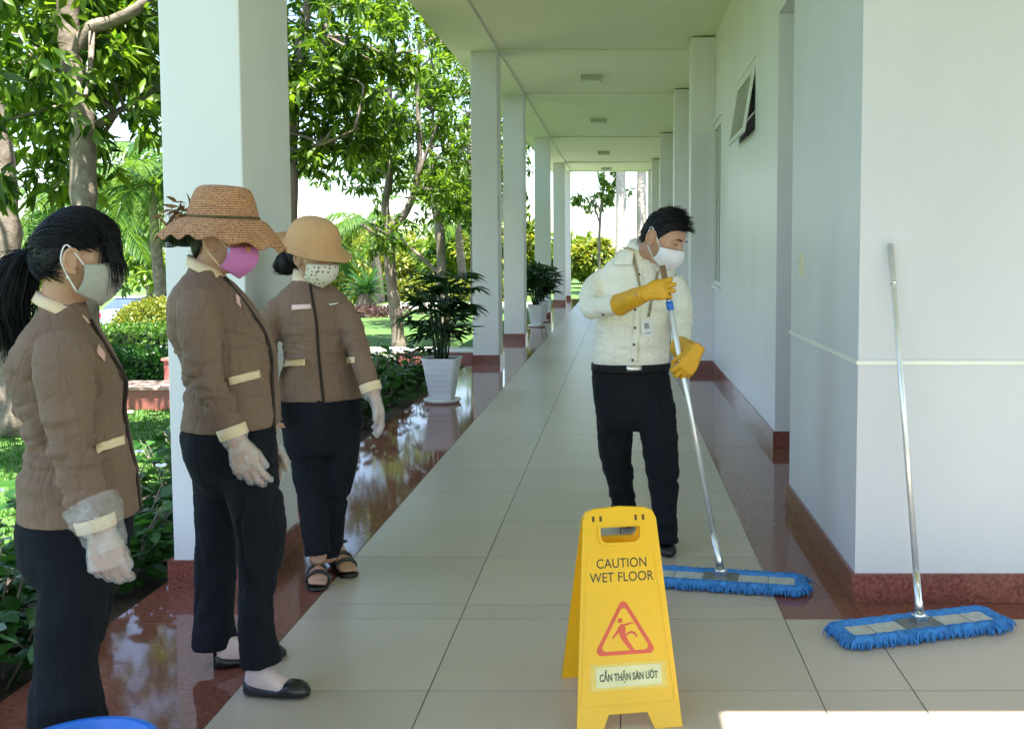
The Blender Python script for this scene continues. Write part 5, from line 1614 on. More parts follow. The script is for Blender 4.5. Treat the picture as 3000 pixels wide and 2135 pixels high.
    mask('face_mask', P, hc, s_, f_, u_, m, k, .024, .006, -.110, 1.2, .0, M['cream'])
    hr = hair_cap(P, hc, s_, f_, u_, k, [0, 40, 62, 80, 100, 125, 150, 180], [34, 30, 16, 8, 0, -30, -44, -46], 1.08)
    bn = MB(); bn.ball(PV(640, 585, Y + .02), (.040, .05, .055), 18, 12); bn.ball(PV(660, 572, Y + .02), (.05, .05, .055), 16, 12)
    rr = np.random.default_rng(18)
    for i in range(70):
        y0 = rr.uniform(560, 590)
        strand(bn, [PV(665, y0 - 6, Y + .0), PV(626 + rr.normal() * 4, y0 + 6, Y), PV(616 + rr.normal() * 4, 598 + rr.normal() * 6, Y), PV(640 + rr.normal() * 5, 612, Y + .01)], .0015, .0008)
    bn.build('bun', M['hair'], hr, True)
    hcn = PV(698, 545, Y - .02)
    dr = lambda az, q: (-0.016 * q * max(0, math.cos(az)) + 0.022 * q ** 1.5 * max(0, -math.cos(az)) - .006 * q * abs(math.sin(az)))
    hat('felt_hat', P, hcn, (0.22, -0.16, 1), f_, [(0.002, .112), (.045, .107), (.082, .084), (.103, .044), (.110, .010), (.116, -.002), (.138, -.010), (.162, -.014)], M['felt'], (.004, 3), dr, thick=.0045)
    return P
woman_felt_hat()

# ------------------------------------------------------------------ MAN with mop
MOP_BASE = GV(1606, 1302) + Vector((0, 0, 0.05))
MOP_TOP = PV(1476, 592, 4.285)
def pole_at(py):
    """point of the held mop's pole at height row py"""
    best = min((MOP_TOP.lerp(MOP_BASE, i / 400) for i in range(401)), key=lambda p: abs(proj_y(p) - py))
    return best
def proj_y(p):
    c, s = math.cos(PITCH), math.sin(PITCH); z = p.z - CAM_H
    return (PPY - FPX * (p.y * s + z * c) / (p.y * c - z * s)) / K
def man():
    Y = 4.70
    f, r = frame(0.16, -0.98)
    P = empty('person', (0.12, 4.75, 0), 'man in cream shirt and yellow rubber gloves pushing a mop, white mask', 'person')
    S = lambda y, cx, a, b, e=2.3: section(y, cx, Y, f, r, a, b, e)
    torso = [S(812, 1405, .114, .180), S(795, 1405, .122, .186), S(755, 1408, .124, .183), S(700, 1414, .120, .178), S(655, 1420, .118, .180), S(622, 1423, .108, .184),
             S(600, 1424, .094, .176), S(584, 1425, .082, .152), S(569, 1427, .068, .112), S(556, 1429, .058, .066), S(548, 1432, .054, .058)]
    j = MB(); j.loft(torso, 30)
    ra = [PV(1350, 622, Y + .02), PV(1322, 645, Y - .05), PV(1316, 684, Y - .15), PV(1345, 684, Y - .26), PV(1384, 680, Y - .345)]
    j.tube(ra, [.056, .057, .052, .047, .043], 20, sub=5)
    la = [PV(1496, 624, Y - .01), PV(1515, 660, Y - .03), PV(1519, 715, Y - .10), PV(1517, 750, Y - .22), PV(1515, 778, Y - .31)]
    j.tube(la, [.054, .054, .050, .046, .042], 20, sub=5)
    sh = remesh(j, 'shirt', 0.0055, M['shirt'], P, 2,
                cloth_disp(.0020, 31, (9, 9, 5), (15, 15, 20), .5, folds_at([(ra[2], .12), (la[2], .11), (PV(1405, 785, Y - .1), .2), (PV(1345, 640, Y - .1), .10), (PV(1480, 690, Y - .12), .12), (PV(1370, 750, Y - .12), .12)], .008, .1, (20, 20, 42))))
    bv = bvh_of(sh)
    # collar with points
    c = MB()
    t1 = (f * 0.9 - UP * 0.35).normalized()
    c.loft([(PV(1428, 566, Y), t1 * .080, r * .088), (PV(1430, 556, Y), t1 * .074, r * .077), (PV(1433, 540, Y - .005), t1 * .064, r * .066)], 28)
    c.build('collar', M['shirt'], P, True)
    patch('collar_point', bv, [(1388, 552), (1414, 560), (1408, 594), (1366, 592)], M['shirt'], P, 8, 8, .015, .004)
    patch('collar_point', bv, [(1446, 590), (1472, 578), (1492, 596), (1462, 606)], M['shirt'], P, 8, 8, .015, .004)
    patch('front_placket', bv, [(1419, 600), (1433, 600), (1421, 806), (1405, 806)], M['shirt'], P, 3, 40, .003, .003)
    bm = mat('dark_button', (0.05, 0.045, 0.04), 0.3)
    for bx, by in ((1424, 612), (1421, 647), (1415, 690), (1415, 730), (1413, 768), (1410, 802), (1345, 699), (1382, 692)):
        p = on_surface(bv, bx, by, .006)
        if p is not None:
            q = MB(); q.ball(p, (.0062, .004, .0062), 10, 6); q.build('button', bm, P, True)
    # lanyard and card
    ln = mat('lanyard_tape', (0.33, 0.25, 0.14), 0.7)
    patch('lanyard', bv, [(1407, 566), (1413, 566), (1428, 640), (1423, 642)], ln, P, 2, 24, .009, .002)
    patch('lanyard', bv, [(1466, 590), (1471, 590), (1446, 706), (1441, 706)], ln, P, 2, 24, .009, .002)
    cp = on_surface(bv, 1440, 729, .012)
    cm_ = Matrix.Translation(cp) @ Matrix((r * -1, f * -1, UP)).transposed().to_4x4() @ Matrix.Rotation(R(-7), 4, 'Y')
    q = MB(); q.loft([(Vector((0, d_, 0)), Vector((.028, 0, 0)), Vector((0, 0, .042)), 8) for d_ in (-.003, .003)], 32); bd = q.build('identity_card', M['paper'], P, False, cm_)
    q = MB(); q.box((-.012, -.0042, -.004), (.010, -.0032, .022)); q.build('card_print', mat('card_print', (0.30, 0.30, 0.34), 0.5), bd, False, cm_)
    q = MB(); q.box((-.015, -.0042, -.028), (.015, -.0032, -.020)); q.build('card_print', mat('card_print_line', (0.45, 0.45, 0.48), 0.5), bd, False, cm_)
    # trousers, belt
    t = MB()
    t.loft([S(800, 1405, .10, .165), S(822, 1406, .116, .182), S(870, 1410, .124, .190), S(925, 1413, .118, .188), S(955, 1414, .09, .17)], 28)
    t.tube([PV(1367, 900, Y + .01), PV(1370, 960, Y + .03), PV(1374, 1030, Y + .10), PV(1384, 1090, Y + .20), PV(1391, 1143, Y + .30)], [.094, .088, .078, .066, .064], 20, sub=5)
    t.tube([PV(1462, 900, Y - .02), PV(1468, 960, Y - .05), PV(1475, 1040, Y - .08), PV(1481, 1120, Y - .10), PV(1482, 1205, Y - .10)], [.094, .088, .080, .070, .068], 20, sub=5)
    remesh(t, 'trousers', 0.007, M['trousers'], P, 5, cloth_disp(.0065, 34, (12, 12, 6), (18, 18, 26), .7, folds_at([(PV(1480, 1170, Y - .15), .10), (PV(1388, 1120, Y + .2), .10)], .012)))
    bl = MB(); bl.loft([S(826, 1406, .121, .187), S(823, 1406, .1235, .1895), S(811, 1406, .1235, .1895), S(808, 1406, .121, .187)], 40)
    be = bl.build('belt', mat('matt_belt', (0.008, 0.008, 0.008), 0.6, 0.2, 30, spec=0.2), P, True)
    patch('buckle', bvh_of(be), [(1396, 812), (1430, 811), (1430, 826), (1396, 827)], M['steel'], P, 4, 3, .004, .004)
    b = MB()
    b.loft([S(900, 1410, .09, .15), S(800, 1405, .085, .14), S(700, 1414, .09, .145), S(622, 1423, .085, .15), S(580, 1425, .058, .10), S(556, 1429, .05, .055)], 20)
    hc, k = PV(1479, 530, Y - .10), 1.12
    s_, f_, u_ = head_frame((0.72, -0.50, -0.48), R(-4))
    b.tube([PV(1430, 590, Y), PV(1440, 565, Y - .02), PV(1458, 548, Y - .06)], [.060, .058, .060], 18, sub=4)
    head(b, hc, s_, f_, u_, k)
    b.tube(ra, [.04, .038, .034, .028, .022], 12, sub=4); b.tube(la, [.04, .038, .034, .028, .022], 12, sub=4)
    for a_, b_, c_ in ((PV(1367, 900, Y + .01), PV(1374, 1030, Y + .10), PV(1391, 1143, Y + .30)), (PV(1462, 900, Y - .02), PV(1475, 1040, Y - .08), PV(1482, 1205, Y - .10))):
        b.tube([a_, b_, c_], [.06, .045, .035], 12, sub=3)
    tL = GV(1492, 1244); hL = tL + Vector((-.04, .25, 0)); tR = GV(1400, 1178); hR = tR + Vector((-.04, .25, 0))
    flat_shoe(P, b, hL, tL, PV(1482, 1200, Y - .10), 1.0, None, 'shoe', True)
    flat_shoe(P, b, hR, tR, PV(1391, 1140, Y + .30), 1.0, None, 'shoe', True)
    # gripping hands
    ax = (MOP_TOP - MOP_BASE).normalized()
    grip = ((.55, 1.25, 1.0), (.55, 1.25, 1.0), (.55, 1.25, 1.0), (.55, 1.2, .9))
    p1 = pole_at(643)
    hy1 = Vector((0.97, -0.05, 0.20)); hz1 = Vector((0.05, -1, 0.15))
    o1 = p1 - hy1.normalized() * .098 + Vector((0, -.026, 0))
    p2 = pole_at(826)
    hy2 = Vector((-0.52, -0.10, -0.85)); hz2 = Vector((0.30, -1, 0.0))
    o2 = p2 - hy2.normalized() * .098 + Vector((0.006, -.026, 0))
    hs = ((o1, ax, hy1, hz1, ra), (o2, Vector((-.8, 0, .5)), hy2, hz2, la))
    gl = []
    for o_, x_, y_, z_, arm_ in hs:
        hand(b, o_, x_, y_, z_, .93, grip, (0.5, 0.9, -0.8), .5)
        b.tube([arm_[-1], o_ - y_.normalized() * .02], [.022, .022], 12)
        g = MB(); hand(g, o_, x_, y_, z_, 1.06, grip, (0.5, 0.9, -0.8), .5, .10, inflate=.0012)
        d0 = (arm_[-1] - o_)
        st = arm_[-1].lerp(arm_[-2], .15)
        g.tube([st, st.lerp(o_, .5), o_ + y_.normalized() * .01], [.050, .043, .035], 22, sub=4)
        remesh(g, 'rubber_glove', 0.0026, M['yellow_glove'], P, 2, lambda co, no: .0012 * vnoise(co * 45, 35) + .0007 * vnoise(co * 110, 36))
    remesh(b, 'body', 0.0038, M['skin'], P, 2)
    wm = mat('white_mask_cloth', (0.80, 0.78, 0.84), 0.7, 0.02, 30, 0.3, 200)
    mask('face_mask', P, hc, s_, f_, u_, wm, k, .024, -.004, -.112, 1.18, .004)
    hr = hair_cap(P, hc, s_, f_, u_, k, [0, 35, 55, 70, 80, 92, 105, 125, 150, 180], [36, 34, 26, 10, -4, 8, 4, -20, -32, -34], 1.15, 1.02, .005)
    hs_ = MB(); rr = np.random.default_rng(28)
    for i in range(900):
        az = rr.uniform(-math.pi, math.pi); dg_ = abs(math.degrees(az))
        lo = R(float(np.interp(dg_, [0, 35, 55, 70, 80, 92, 105, 125, 150, 180], [36, 34, 26, 14, 8, 12, 8, -16, -28, -30])))
        el = rr.uniform(lo, 1.5)
        p0 = skull_point(hc, s_, f_, u_, k, az, el, 1.10)
        nr = (p0 - hc).normalized()
        d_ = (f_ * .8 + nr * .35 - u_ * .35 + Vector(rr.normal(size=3) * .3)).normalized()
        strand(hs_, [p0, p0 + (nr * .35 + d_ * .5) * .022, p0 + (nr * .42 + d_ * 1.0) * .030], .0013, .0004, 3, 2)
    hs_.build('hair_strands', M['hair'], hr, True)
    # brows and lowered eyes
    fc = MB()
    for sg in (-1, 1):
        bp_ = [hc + (s_ * (sg * x_) + f_ * y_ + u_ * z_) * k for x_, y_, z_ in ((.014, .0925, .030), (.027, .0895, .034), (.040, .080, .030))]
        fc.tube(bp_, [.0028, .0034, .0016], 6, sub=3)
    fc.build('brows', M['hair'], P, True)
    fc = MB()
    for sg in (-1, 1):
        bp_ = [hc + (s_ * (sg * x_) + f_ * y_ + u_ * z_) * k for x_, y_, z_ in ((.018, .0840, .010), (.029, .0825, .0085), (.039, .0765, .010))]
        fc.tube(bp_, [.0012, .0022, .0012], 6, sub=3)
    fc.build('eyelashes', M['hair'], P, True)
    return P
man()
# ================================================================== OBJECTS
M['mop_blue'] = mat('blue_microfibre', (0.05, 0.235, 0.60), 0.9, 0.25, 40, 0.9, 130)
M['mop_grey'] = mat('mop_backing', (0.50, 0.49, 0.45), 0.85, 0.15, 30, 0.3, 200)
M['mop_dark'] = mat('mop_clamp', (0.13, 0.14, 0.13), 0.45, 0.2, 30)
M['chrome'] = mat('chrome_pole', (0.80, 0.80, 0.80), 0.30, 0.06, 30, metal=0.65)
M['brown_plastic'] = mat('brown_grip', (0.22, 0.12, 0.06), 0.5)
M['blue_plastic'] = mat('blue_plastic', (0.03, 0.16, 0.62), 0.3, 0.05, 10)

def mop(label, centre, ang, L, W, joint_top, pole_top, r=0.0115, grip=None):
    e = empty('flat_mop', (centre.x, centre.y, 0), label, 'mop', 'flat dust mops')
    mt = Matrix.Translation((centre.x, centre.y, 0)) @ Matrix.Rotation(ang, 4, 'Z')
    # rounded rectangular ring of loops
    ring = MB(); pts = []
    hw, hl, rc = W / 2 - .028, L / 2 - .028, .03
    def corner(cx, cy, a0):
        return [Vector((cx + rc * math.cos(a0 + q), cy + rc * math.sin(a0 + q), .022)) for q in np.linspace(0, math.pi / 2, 5)]
    loop = corner(hl - rc, hw - rc, 0) + [Vector((x, hw, .022)) for x in np.linspace(hl - rc, -hl + rc, 22)[1:-1]] + corner(-hl + rc, hw - rc, math.pi / 2) + \
           corner(-hl + rc, -hw + rc, math.pi) + [Vector((x, -hw, .022)) for x in np.linspace(-hl + rc, hl - rc, 22)[1:-1]] + corner(hl - rc, -hw + rc, 1.5 * math.pi)
    loop.append(loop[0].copy())
    ring.tube(loop, .027, 14, ref=(0, 0, 1), squash=.78, sub=2)
    ring.box((-hl, -hw, .004), (hl, hw, .020))
    ro = remesh(ring, 'fringe', 0.006, M['mop_blue'], None, 2, lambda co, no: .0020 * vnoise(co * 60, 3) + .0022 * vnoise(co * 190, 4))
    ro.data.transform(mt); ro.parent = e; ro.matrix_basis = world_of(e).inverted()
    yr, rr = MB(), np.random.default_rng(int(L * 1000 + centre.x * 100))
    npt = len(loop) - 1
    for i in range(620):
        t = rr.uniform(0, npt); k0 = int(t); p0 = loop[k0].lerp(loop[k0 + 1], t - k0)
        out = Vector((p0.x / hl ** 1.0 * abs(p0.x / hl) ** 6, p0.y / hw * abs(p0.y / hw) ** 6, 0))
        out = (out.normalized() if out.length > 1e-3 else Vector((0, 1, 0))) + Vector((rr.normal() * .35, rr.normal() * .35, 0))
        a = rr.uniform(0.1, 1.0)
        s0 = p0 + out * .018 * a + UP * (.020 * (1 - a) + .006)
        s1 = p0 + out * (.024 + .004 * rr.random()) + UP * (.004 - .008 * a)
        s2 = p0 + out * (.026 + .005 * rr.random()) + UP * (-.0165)
        yr.tube([mt @ s0, mt @ s1, mt @ s2], [.0030, .0032, .0022], 4, sub=2)
    tag(yr.build('yarn', M['mop_blue'], e, True), kind='stuff')
    b = MB(); hl2, hw2 = hl - .012, hw - .010
    b.loft([(Vector((0, 0, .020)), Vector((hl2, 0, 0)), Vector((0, hw2, 0)), 7), (Vector((0, 0, .0275)), Vector((hl2, 0, 0)), Vector((0, hw2, 0)), 7), (Vector((0, 0, .030)), Vector((hl2 - .006, 0, 0)), Vector((0, hw2 - .006, 0)), 7)], 56)
    b.build('backing', M['mop_grey'], e, False, mt)
    for sx in (-1, 1):
        q = MB(); q.box((sx * .20 - .0015, -hw2 + .006, .0302), (sx * .20 + .0015, hw2 - .006, .0312)); q.build('seam', M['mop_dark'], e, False, mt)
    c = MB(); c.box((-.075, -hw2 + .012, .0302), (.075, hw2 - .012, .0355)); c.build('clamp_plate', M['mop_dark'], e, False, mt)
    c = MB(); c.box((-.026, -.022, .0357), (.026, .022, .062)); c.build('joint_block', M['steel'], e, False, mt)
    jp = mt @ Vector((0, 0, .060))
    c = MB(); dirp = (pole_top - jp).normalized(); sd = dirp.cross(Vector((0, 1, 0))).normalized()
    c.tube([jp - sd * .02, jp + sd * .02], .013, 12); c.build('pivot', M['steel'], e, True)
    c = MB(); c.tube([jp + dirp * .005, jp + dirp * .05, jp + dirp * .06, jp + dirp * .16], [.016, .017, .0145, .0135], 14); c.build('socket', M['steel'], e, True)
    c = MB(); c.tube([jp + dirp * .15, pole_top], r, 14); po = c.build('pole', M['chrome'], e, True)
    c = MB(); c.tube([pole_top - dirp * .16, pole_top - dirp * .148], r + .002, 12); c.build('lock_ring', M['steel'], po, True)
    if grip:
        a, b_, t = grip
        c = MB(); c.tube([a, b_], r + .004, 14); c.build('collar', M['blue_plastic'], po, True)
        c = MB(); c.tube([b_, t], r + .0015, 12); c.build('grip', M['brown_plastic'], po, True)
    return e
pd = (MOP_TOP - MOP_BASE).normalized()
mop('blue dust mop held by the man, its head behind the caution sign', Vector((MOP_BASE.x - .0, MOP_BASE.y, 0)), R(-11), .72, .21, None, MOP_TOP,
    grip=(pole_at(690), pole_at(672), MOP_TOP))
m2 = Vector((1.112, 3.617, 0))
mop('blue dust mop leaning by its pole against the pale wall', m2, R(16.3), .69, .20, None, Vector((1.062, YN - .0125, 1.44)))

# ---- wet floor sign
def curve_shape(name, outer, holes, depth, m, parent, matrix, bevel=0.0012):
    cu = bpy.data.curves.new(name, 'CURVE'); cu.dimensions = '2D'; cu.fill_mode = 'BOTH'; cu.extrude = depth / 2; cu.bevel_depth = bevel; cu.bevel_resolution = 1
    for ring in [outer] + holes:
        sp = cu.splines.new('POLY'); sp.points.add(len(ring) - 1); sp.use_cyclic_u = True
        for p, q in zip(sp.points, ring): p.co = (q[0], q[1], 0, 1)
    return curve_to_mesh(name, cu, m, parent, matrix)
def curve_to_mesh(name, cu, m, parent, matrix):
    t = bpy.data.objects.new(name, cu); COL.objects.link(t)
    dg = bpy.context.evaluated_depsgraph_get(); dg.update()
    me = bpy.data.meshes.new_from_object(t.evaluated_get(dg))
    bpy.data.objects.remove(t)
    me.materials.clear(); me.materials.append(m)
    return link(name, me, parent, False, matrix)
def text_mesh(name, txt, size, m, parent, matrix, bold=0.0, width=1.0, space=1.0):
    cu = bpy.data.curves.new(name, 'FONT'); cu.body = txt; cu.size = size; cu.align_x = 'CENTER'; cu.align_y = 'CENTER'; cu.extrude = 0.0004; cu.offset = bold; cu.space_character = space
    return curve_to_mesh(name, cu, m, parent, matrix @ Matrix.Diagonal((width, 1, 1, 1)))
def rrect(cx, cy, w, h, r, n=5):
    out = []
    for sx, sy, a0 in ((1, 1, 0), (-1, 1, 90), (-1, -1, 180), (1, -1, 270)):
        for i in range(n + 1):
            a = R(a0 + 90 * i / n)
            out.append((cx + sx * (w / 2 - r) + r * math.cos(a), cy + sy * (h / 2 - r) + r * math.sin(a)))
    return out
YEL = mat('yellow_sign_plastic', (0.86, 0.47, 0.008), 0.32, 0.05, 6, 0.05, 60)
YEL2 = mat('yellow_sign_dark', (0.70, 0.36, 0.005), 0.4)
INK = mat('dark_print', (0.045, 0.035, 0.02), 0.5)
RED = mat('red_print', (0.72, 0.10, 0.045), 0.45)
sg_c = Vector((-0.006, 3.045, 0))
SG = empty('wet_floor_sign', sg_c, 'yellow folding caution sign for a wet floor standing on the tiles', 'sign')
yaw = R(9.7)
HS, LEAN = 0.640, math.atan2(0.197, 0.615)
def panel_matrix(front):
    # local x = width, y = up along the panel, z = outward
    rot = Matrix.Rotation(yaw, 4, 'Z') @ (Matrix.Identity(4) if front else Matrix.Rotation(math.pi, 4, 'Z'))
    return Matrix.Translation(sg_c) @ rot @ Matrix.Translation((0, -0.199, 0)) @ Matrix.Rotation(math.pi / 2 - LEAN, 4, 'X')
hb, ht = .1575, .108
outer = [(-hb, 0), (-.082, 0), (-.062, .048), (.055, .048), (.075, 0), (hb, 0), (ht + .006, HS - .03), (ht - .004, HS - .008), (ht - .03, HS + .002), (0, HS + .008), (-ht + .03, HS + .002), (-ht + .004, HS - .008), (-ht - .006, HS - .03)]
hole = [(-.062, HS - .052), (.062, HS - .052)] + [(.062 - .022 + .022 * math.cos(a), HS - .078 + .022 * math.sin(a)) for a in np.linspace(0, -math.pi / 2, 6)] + \
       [(-.062 + .022 + .022 * math.cos(a), HS - .078 + .022 * math.sin(a)) for a in np.linspace(-math.pi / 2, -math.pi, 6)]
for fr in (True, False):
    mt = panel_matrix(fr)
    pn = curve_shape('panel', outer, [hole], .007, YEL, SG, mt)
    rim = curve_shape('raised_rim', [(-hb + .014, .070), (hb - .014, .070), (ht - .004, HS - .125), (-ht + .004, HS - .125)],
                      [[(-hb + .018, .074), (hb - .018, .074), (ht - .008, HS - .129), (-ht + .008, HS - .129)]], .0022, YEL, pn, mt @ Matrix.Translation((0, 0, .0046)), .0004)
    lipo = [(x * 1.10, (y - (HS - .08)) * 1.16 + (HS - .084)) for x, y in hole]
    curve_shape('handle_lip', lipo, [hole], .006, YEL2 if not fr else YEL, pn, mt @ Matrix.Translation((0, 0, .0055)), .0008)
    if fr:
        ft = mt @ Matrix.Translation((0, 0, .0048))
        text_mesh('lettering', 'CAUTION', .040, INK, pn, ft @ Matrix.Translation((0.0, HS - .162, 0)), .0002, .86, 1.02)
        text_mesh('lettering', 'WET FLOOR', .040, INK, pn, ft @ Matrix.Translation((-.002, HS - .203, 0)), .0002, .86, 1.02)
        # warning triangle
        def tri(k):
            out = []
            cs = [(0, .098), (-.085, -.048), (.085, -.048)]
            cen = (0, 0.0007)
            for i, (x, y) in enumerate(cs):
                x, y = cen[0] + (x - cen[0]) * k, cen[1] + (y - cen[1]) * k
                a0 = (90, 210, 330)[i]
                for q in np.linspace(-58, 58, 7):
                    out.append((x * .86 + .014 * k * math.cos(R(a0 + q)), y * .86 + .014 * k * math.sin(R(a0 + q))))
            return out
        tc_ = ft @ Matrix.Translation((-.002, .268, 0))
        curve_shape('warning_triangle', tri(1.0), [tri(.80)], .0008, RED, pn, tc_, 0)
        fig = [([(-.014, .030), (-.004, .034), (.004, .022), (.002, .004), (.012, -.018), (.030, -.047), (.018, -.047), (.0, -.026), (-.014, -.006), (-.018, .014)]),
               ([(-.018, .026), (-.024, .014), (-.040, -.006), (-.036, -.009), (-.018, .008), (-.012, .020)]),
               ([(-.002, .032), (.016, .036), (.028, .037), (.028, .033), (.014, .030), (.002, .026)]),
               ([(.004, .006), (.020, .012), (.032, .008), (.040, -.006), (.036, -.008), (.028, .002), (.018, .005), (.004, -.002)])]
        for q in fig:
            curve_shape('slipping_figure', q, [], .0008, RED, pn, tc_, 0)
        curve_shape('slipping_figure', [(-.012 + .0075 * math.cos(a), .043 + .0075 * math.sin(a)) for a in np.linspace(0, 6.0, 14)], [], .0008, RED, pn, tc_, 0)
        # pasted strip with the local wording
        st = curve_shape('sticker', rrect(.004, .152, .232, .076, .006), [], .0008, mat('sticker_film', (0.78, 0.52, 0.06), .18), pn, ft, 0)
        curve_shape('sticker_paper', rrect(.004, .152, .200, .058, .003), [], .0006, mat('sticker_paper', (0.74, 0.66, 0.34), .3), pn, ft @ Matrix.Translation((0, 0, .0009)), 0)
        text_mesh('lettering', 'CẨN THẬN SÀN ƯỚT', .029, mat('green_ink', (0.05, 0.085, 0.05), .5), pn, ft @ Matrix.Translation((.004, .1495, .0018)), .0006, .62, 1.0)
        for sx in (-1, 1):
            for dx in (.055, .078) if sx < 0 else (.055, .078):
                curve_shape('hinge_slot', rrect(sx * dx - .004, HS - .026, .008, .017, .001, 2), [], .0008, mat('slot_shadow', (0.12, .05, .005), .6), pn, ft, 0)

# ---- blue tub at the feet of the ponytailed woman
bc = Vector((-1.205, 2.135, 0))
BK = empty('blue_tub', bc, 'bright blue plastic tub on the floor by the ponytailed woman', 'tub')
n = 48; prof = [(.10, .004), (.105, .0), (.118, .0), (.158, .285), (.170, .292), (.172, .300), (.168, .304), (.152, .300), (.110, .012), (.002, .010)]
vs = [(bc.x + a * math.cos(2 * math.pi * i / n), bc.y + a * math.sin(2 * math.pi * i / n), z) for a, z in prof for i in range(n)]
fs = [(k*n+i, k*n+(i+1) % n, (k+1)*n+(i+1) % n, (k+1)*n+i) for k in range(len(prof) - 1) for i in range(n)]
MB().add(vs, fs).build('shell', M['blue_plastic'], BK, True)
hd = MB(); hd.tube([bc + Vector((.160 * math.cos(q), -.02 - .165 * math.sin(q) * .9, .275 - .02 * math.sin(q))) for q in np.linspace(0, math.pi, 16)], .004, 8)
hd.build('handle', M['plastic_white'], BK, True)

# ---- lady palms in white pots
M['pot'] = mat('white_pot', (0.72, 0.72, 0.76), 0.45, 0.05, 8)
def potted_palm(x, y, label, seed, nst=16, hgt=1.0, spread=.42, k=1.0):
    rr = np.random.default_rng(seed)
    e = empty('potted_palm', (x, y, 0), label, 'potted plant', 'lady palms in white pots')
    p = MB(); o = Vector((x, y, 0)); X, Yv = Vector((1, 0, 0)), Vector((0, 1, 0))
    secs = []
    N_ = 15
    for i in range(N_):
        t = i / (N_ - 1); q = .108 + (.168 - .108) * t + (.0018 if i % 2 else 0)
        for dz in (0, .6):
            zz = .035 + .375 * (t + dz / (N_ - 1)) if t < 1 else .41
            secs.append((o + UP * min(zz, .41), X * q * k, Yv * q * k, 7))
    secs += [(o + UP * .412, X * .176 * k, Yv * .176 * k, 7), (o + UP * .428, X * .176 * k, Yv * .176 * k, 7), (o + UP * .428, X * .160 * k, Yv * .160 * k, 7), (o + UP * .395, X * .155 * k, Yv * .155 * k, 7)]
    p.loft(secs, 44); p.build('pot', M['pot'], e, True)
    s = MB(); s.loft([(o + UP * .002, X * .15, Yv * .15), (o + UP * .006, X * .16, Yv * .16), (o + UP * .028, X * .178, Yv * .178), (o + UP * .034, X * .178, Yv * .178), (o + UP * .0345, X * .165, Yv * .165)], 36)
    s.build('saucer', M['plastic_white'], e, True)
    s = MB(); s.loft([(o + UP * .3955, X * .152 * k, Yv * .152 * k, 7), (o + UP * .405, X * .150 * k, Yv * .150 * k, 7)], 30); s.build('soil', M['soil'], e)
    st, P, Dv, Nn, Ls = MB(), [], [], [], []
    for i in range(nst):
        a = rr.uniform(0, 6.283); b0 = o + Vector((.09 * math.cos(a) * rr.random(), .09 * math.sin(a) * rr.random(), .40))
        h = hgt * rr.uniform(.35, .95); tp = b0 + Vector((math.cos(a) * spread * .35 * rr.random(), math.sin(a) * spread * .35 * rr.random(), h * .8))
        st.tube([b0, b0.lerp(tp, .5) + Vector((rr.normal() * .015, 0, 0)), tp], [.008, .007, .005], 6, sub=3)
        for q in range(rr.integers(4, 7)):
            az = a + rr.normal() * 1.2 if q < 2 else rr.uniform(0, 6.283)
            b1 = b0.lerp(tp, 1 - .17 * q * rr.uniform(.7, 1.1))
            el = rr.uniform(.2, 1.15)
            ld = Vector((math.cos(az) * math.cos(el), math.sin(az) * math.cos(el), math.sin(el)))
            e1 = b1 + ld * rr.uniform(.12, .30) * spread / .42
            e1.x = min(max(e1.x, -2.6), -1.35)
            st.tube([b1, b1.lerp(e1, .6) + UP * .01, e1], [.003, .0025, .002], 4, sub=2)
            nl = rr.integers(5, 9)
            ax1 = (ld - UP * .35).normalized(); sd = ax1.cross(UP).normalized(); nz = sd.cross(ax1)
            for w_ in np.linspace(-1.45, 1.45, nl):
                P.append(tuple(e1)); Dv.append(tuple(ax1 * math.cos(w_) + sd * math.sin(w_) + Vector((0, 0, -.12 + rr.normal() * .10)))); Nn.append(tuple(nz + Vector((0, 0, .3)))); Ls.append(rr.uniform(.17, .27) * (1 - .12 * abs(w_)))
    tag(st.build('stems', M['leaf_pot'], e, True), kind='stuff')
    Ls = np.array(Ls)
    tri_mesh('leaflets', [leaf_batch(P, Dv, Nn, Ls, .050, .25, .18)], M['leaf_pot'], e)['kind'] = 'stuff'
    return e
potted_palm(-1.69, 9.36, 'lady palm in a tapered white pot with saucer in front of the second column', 301, 13, 1.02, .36)
potted_palm(-1.62, 19.2, 'lady palm in a white pot farther along the walkway', 302, 16, 1.05, .42)
potted_palm(-1.66, 20.6, 'dark bushy potted palm behind the farther white pot', 303, 18, .9, .5)

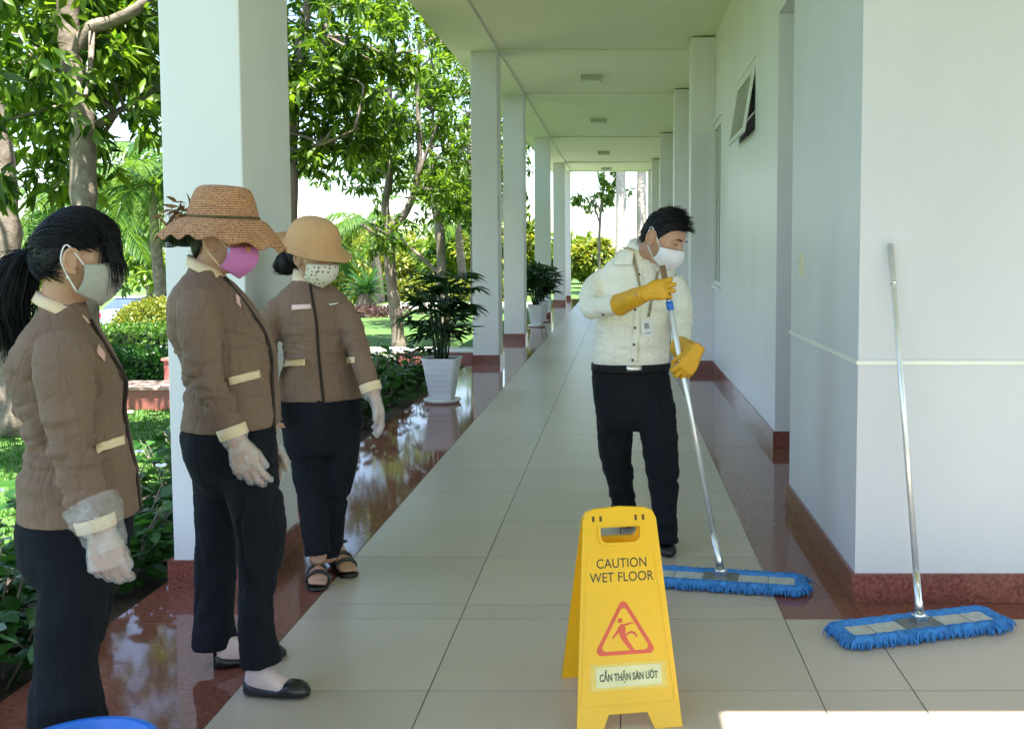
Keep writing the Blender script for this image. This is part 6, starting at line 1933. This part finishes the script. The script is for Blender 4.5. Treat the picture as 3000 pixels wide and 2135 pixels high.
# ---- parked car behind the ball shrub
M['car_paint'] = mat('silver_blue_paint', (0.42, 0.46, 0.58), 0.25, 0.03, 4, metal=.4, coat=.5)
M['car_glass'] = mat('car_glass', (0.06, 0.09, 0.20), 0.06, 0.1, 3, spec=.8)
M['tail'] = mat('tail_light', (0.62, 0.03, 0.05), 0.2)
def car(x, y, label):
    GZ = -1.814
    e = empty('parked_car', (x, y + 2.2, GZ), label, 'car')
    o = Vector((x, y, GZ)); Xv = Vector((1, 0, 0))
    def sec(t, hw, zb, zt, ex=4.5):
        return (o + Vector((0, t, (zb + zt) / 2)), Xv * hw, UP * ((zt - zb) / 2), ex)
    b = MB(); b.loft([sec(0, .74, .30, .80), sec(.04, .80, .26, .92), sec(.25, .85, .22, .98), sec(.9, .87, .20, 1.0), sec(1.8, .88, .20, .98), sec(2.9, .88, .20, .96), sec(3.7, .86, .20, .88), sec(4.25, .80, .24, .76), sec(4.4, .70, .30, .62)], 36)
    b.build('body', M['car_paint'], e, True)
    g = MB(); g.loft([sec(.55, .70, .95, 1.0), sec(.75, .68, .93, 1.14), sec(1.25, .64, .93, 1.41, 3.5), sec(2.1, .63, .93, 1.45, 3.5), sec(2.8, .66, .93, 1.30, 3.5), sec(3.2, .70, .90, .98)], 32)
    g.build('cabin_glass', M['car_glass'], e, True)
    g = MB(); g.loft([sec(1.15, .60, 1.385, 1.43), sec(1.35, .60, 1.40, 1.455), sec(2.1, .60, 1.42, 1.468), sec(2.55, .58, 1.36, 1.42)], 28); g.build('roof', M['car_paint'], e, True)
    for sx in (-1, 1):
        t = MB(); t.box((x + sx * .62 - .12, y - .035, GZ + .66), (x + sx * .62 + .12, y + .05, GZ + .86)); t.build('tail_light', M['tail'], e)
        for yy in (.75, 3.5):
            w = MB(); w.tube([(x + sx * .70, y + yy, GZ + .31), (x + sx * .885, y + yy, GZ + .31)], .31, 28); wo_ = w.build('wheel', M['dark'], e, True)
            w = MB(); w.tube([(x + sx * .80, y + yy, GZ + .31), (x + sx * .892, y + yy, GZ + .31)], .19, 20); w.build('rim', M['steel'], wo_, True)
    t = MB(); t.box((x - .26, y - .042, GZ + .60), (x + .26, y - .02, GZ + .76)); t.build('number_plate', M['paper'], e)
    t = MB(); t.loft([sec(-.06, .70, .26, .44), sec(-.03, .82, .24, .50), sec(.12, .86, .24, .52)], 28); t.build('bumper', M['car_paint'], e, True)
    t = MB(); t.box((x - .6, y - .066, GZ + .27), (x + .6, y - .03, GZ + .35)); t.build('bumper_grille', M['dark'], e)
car(-20.45, 40.0, 'silver-blue parked car seen from behind beside the golden ball shrub')
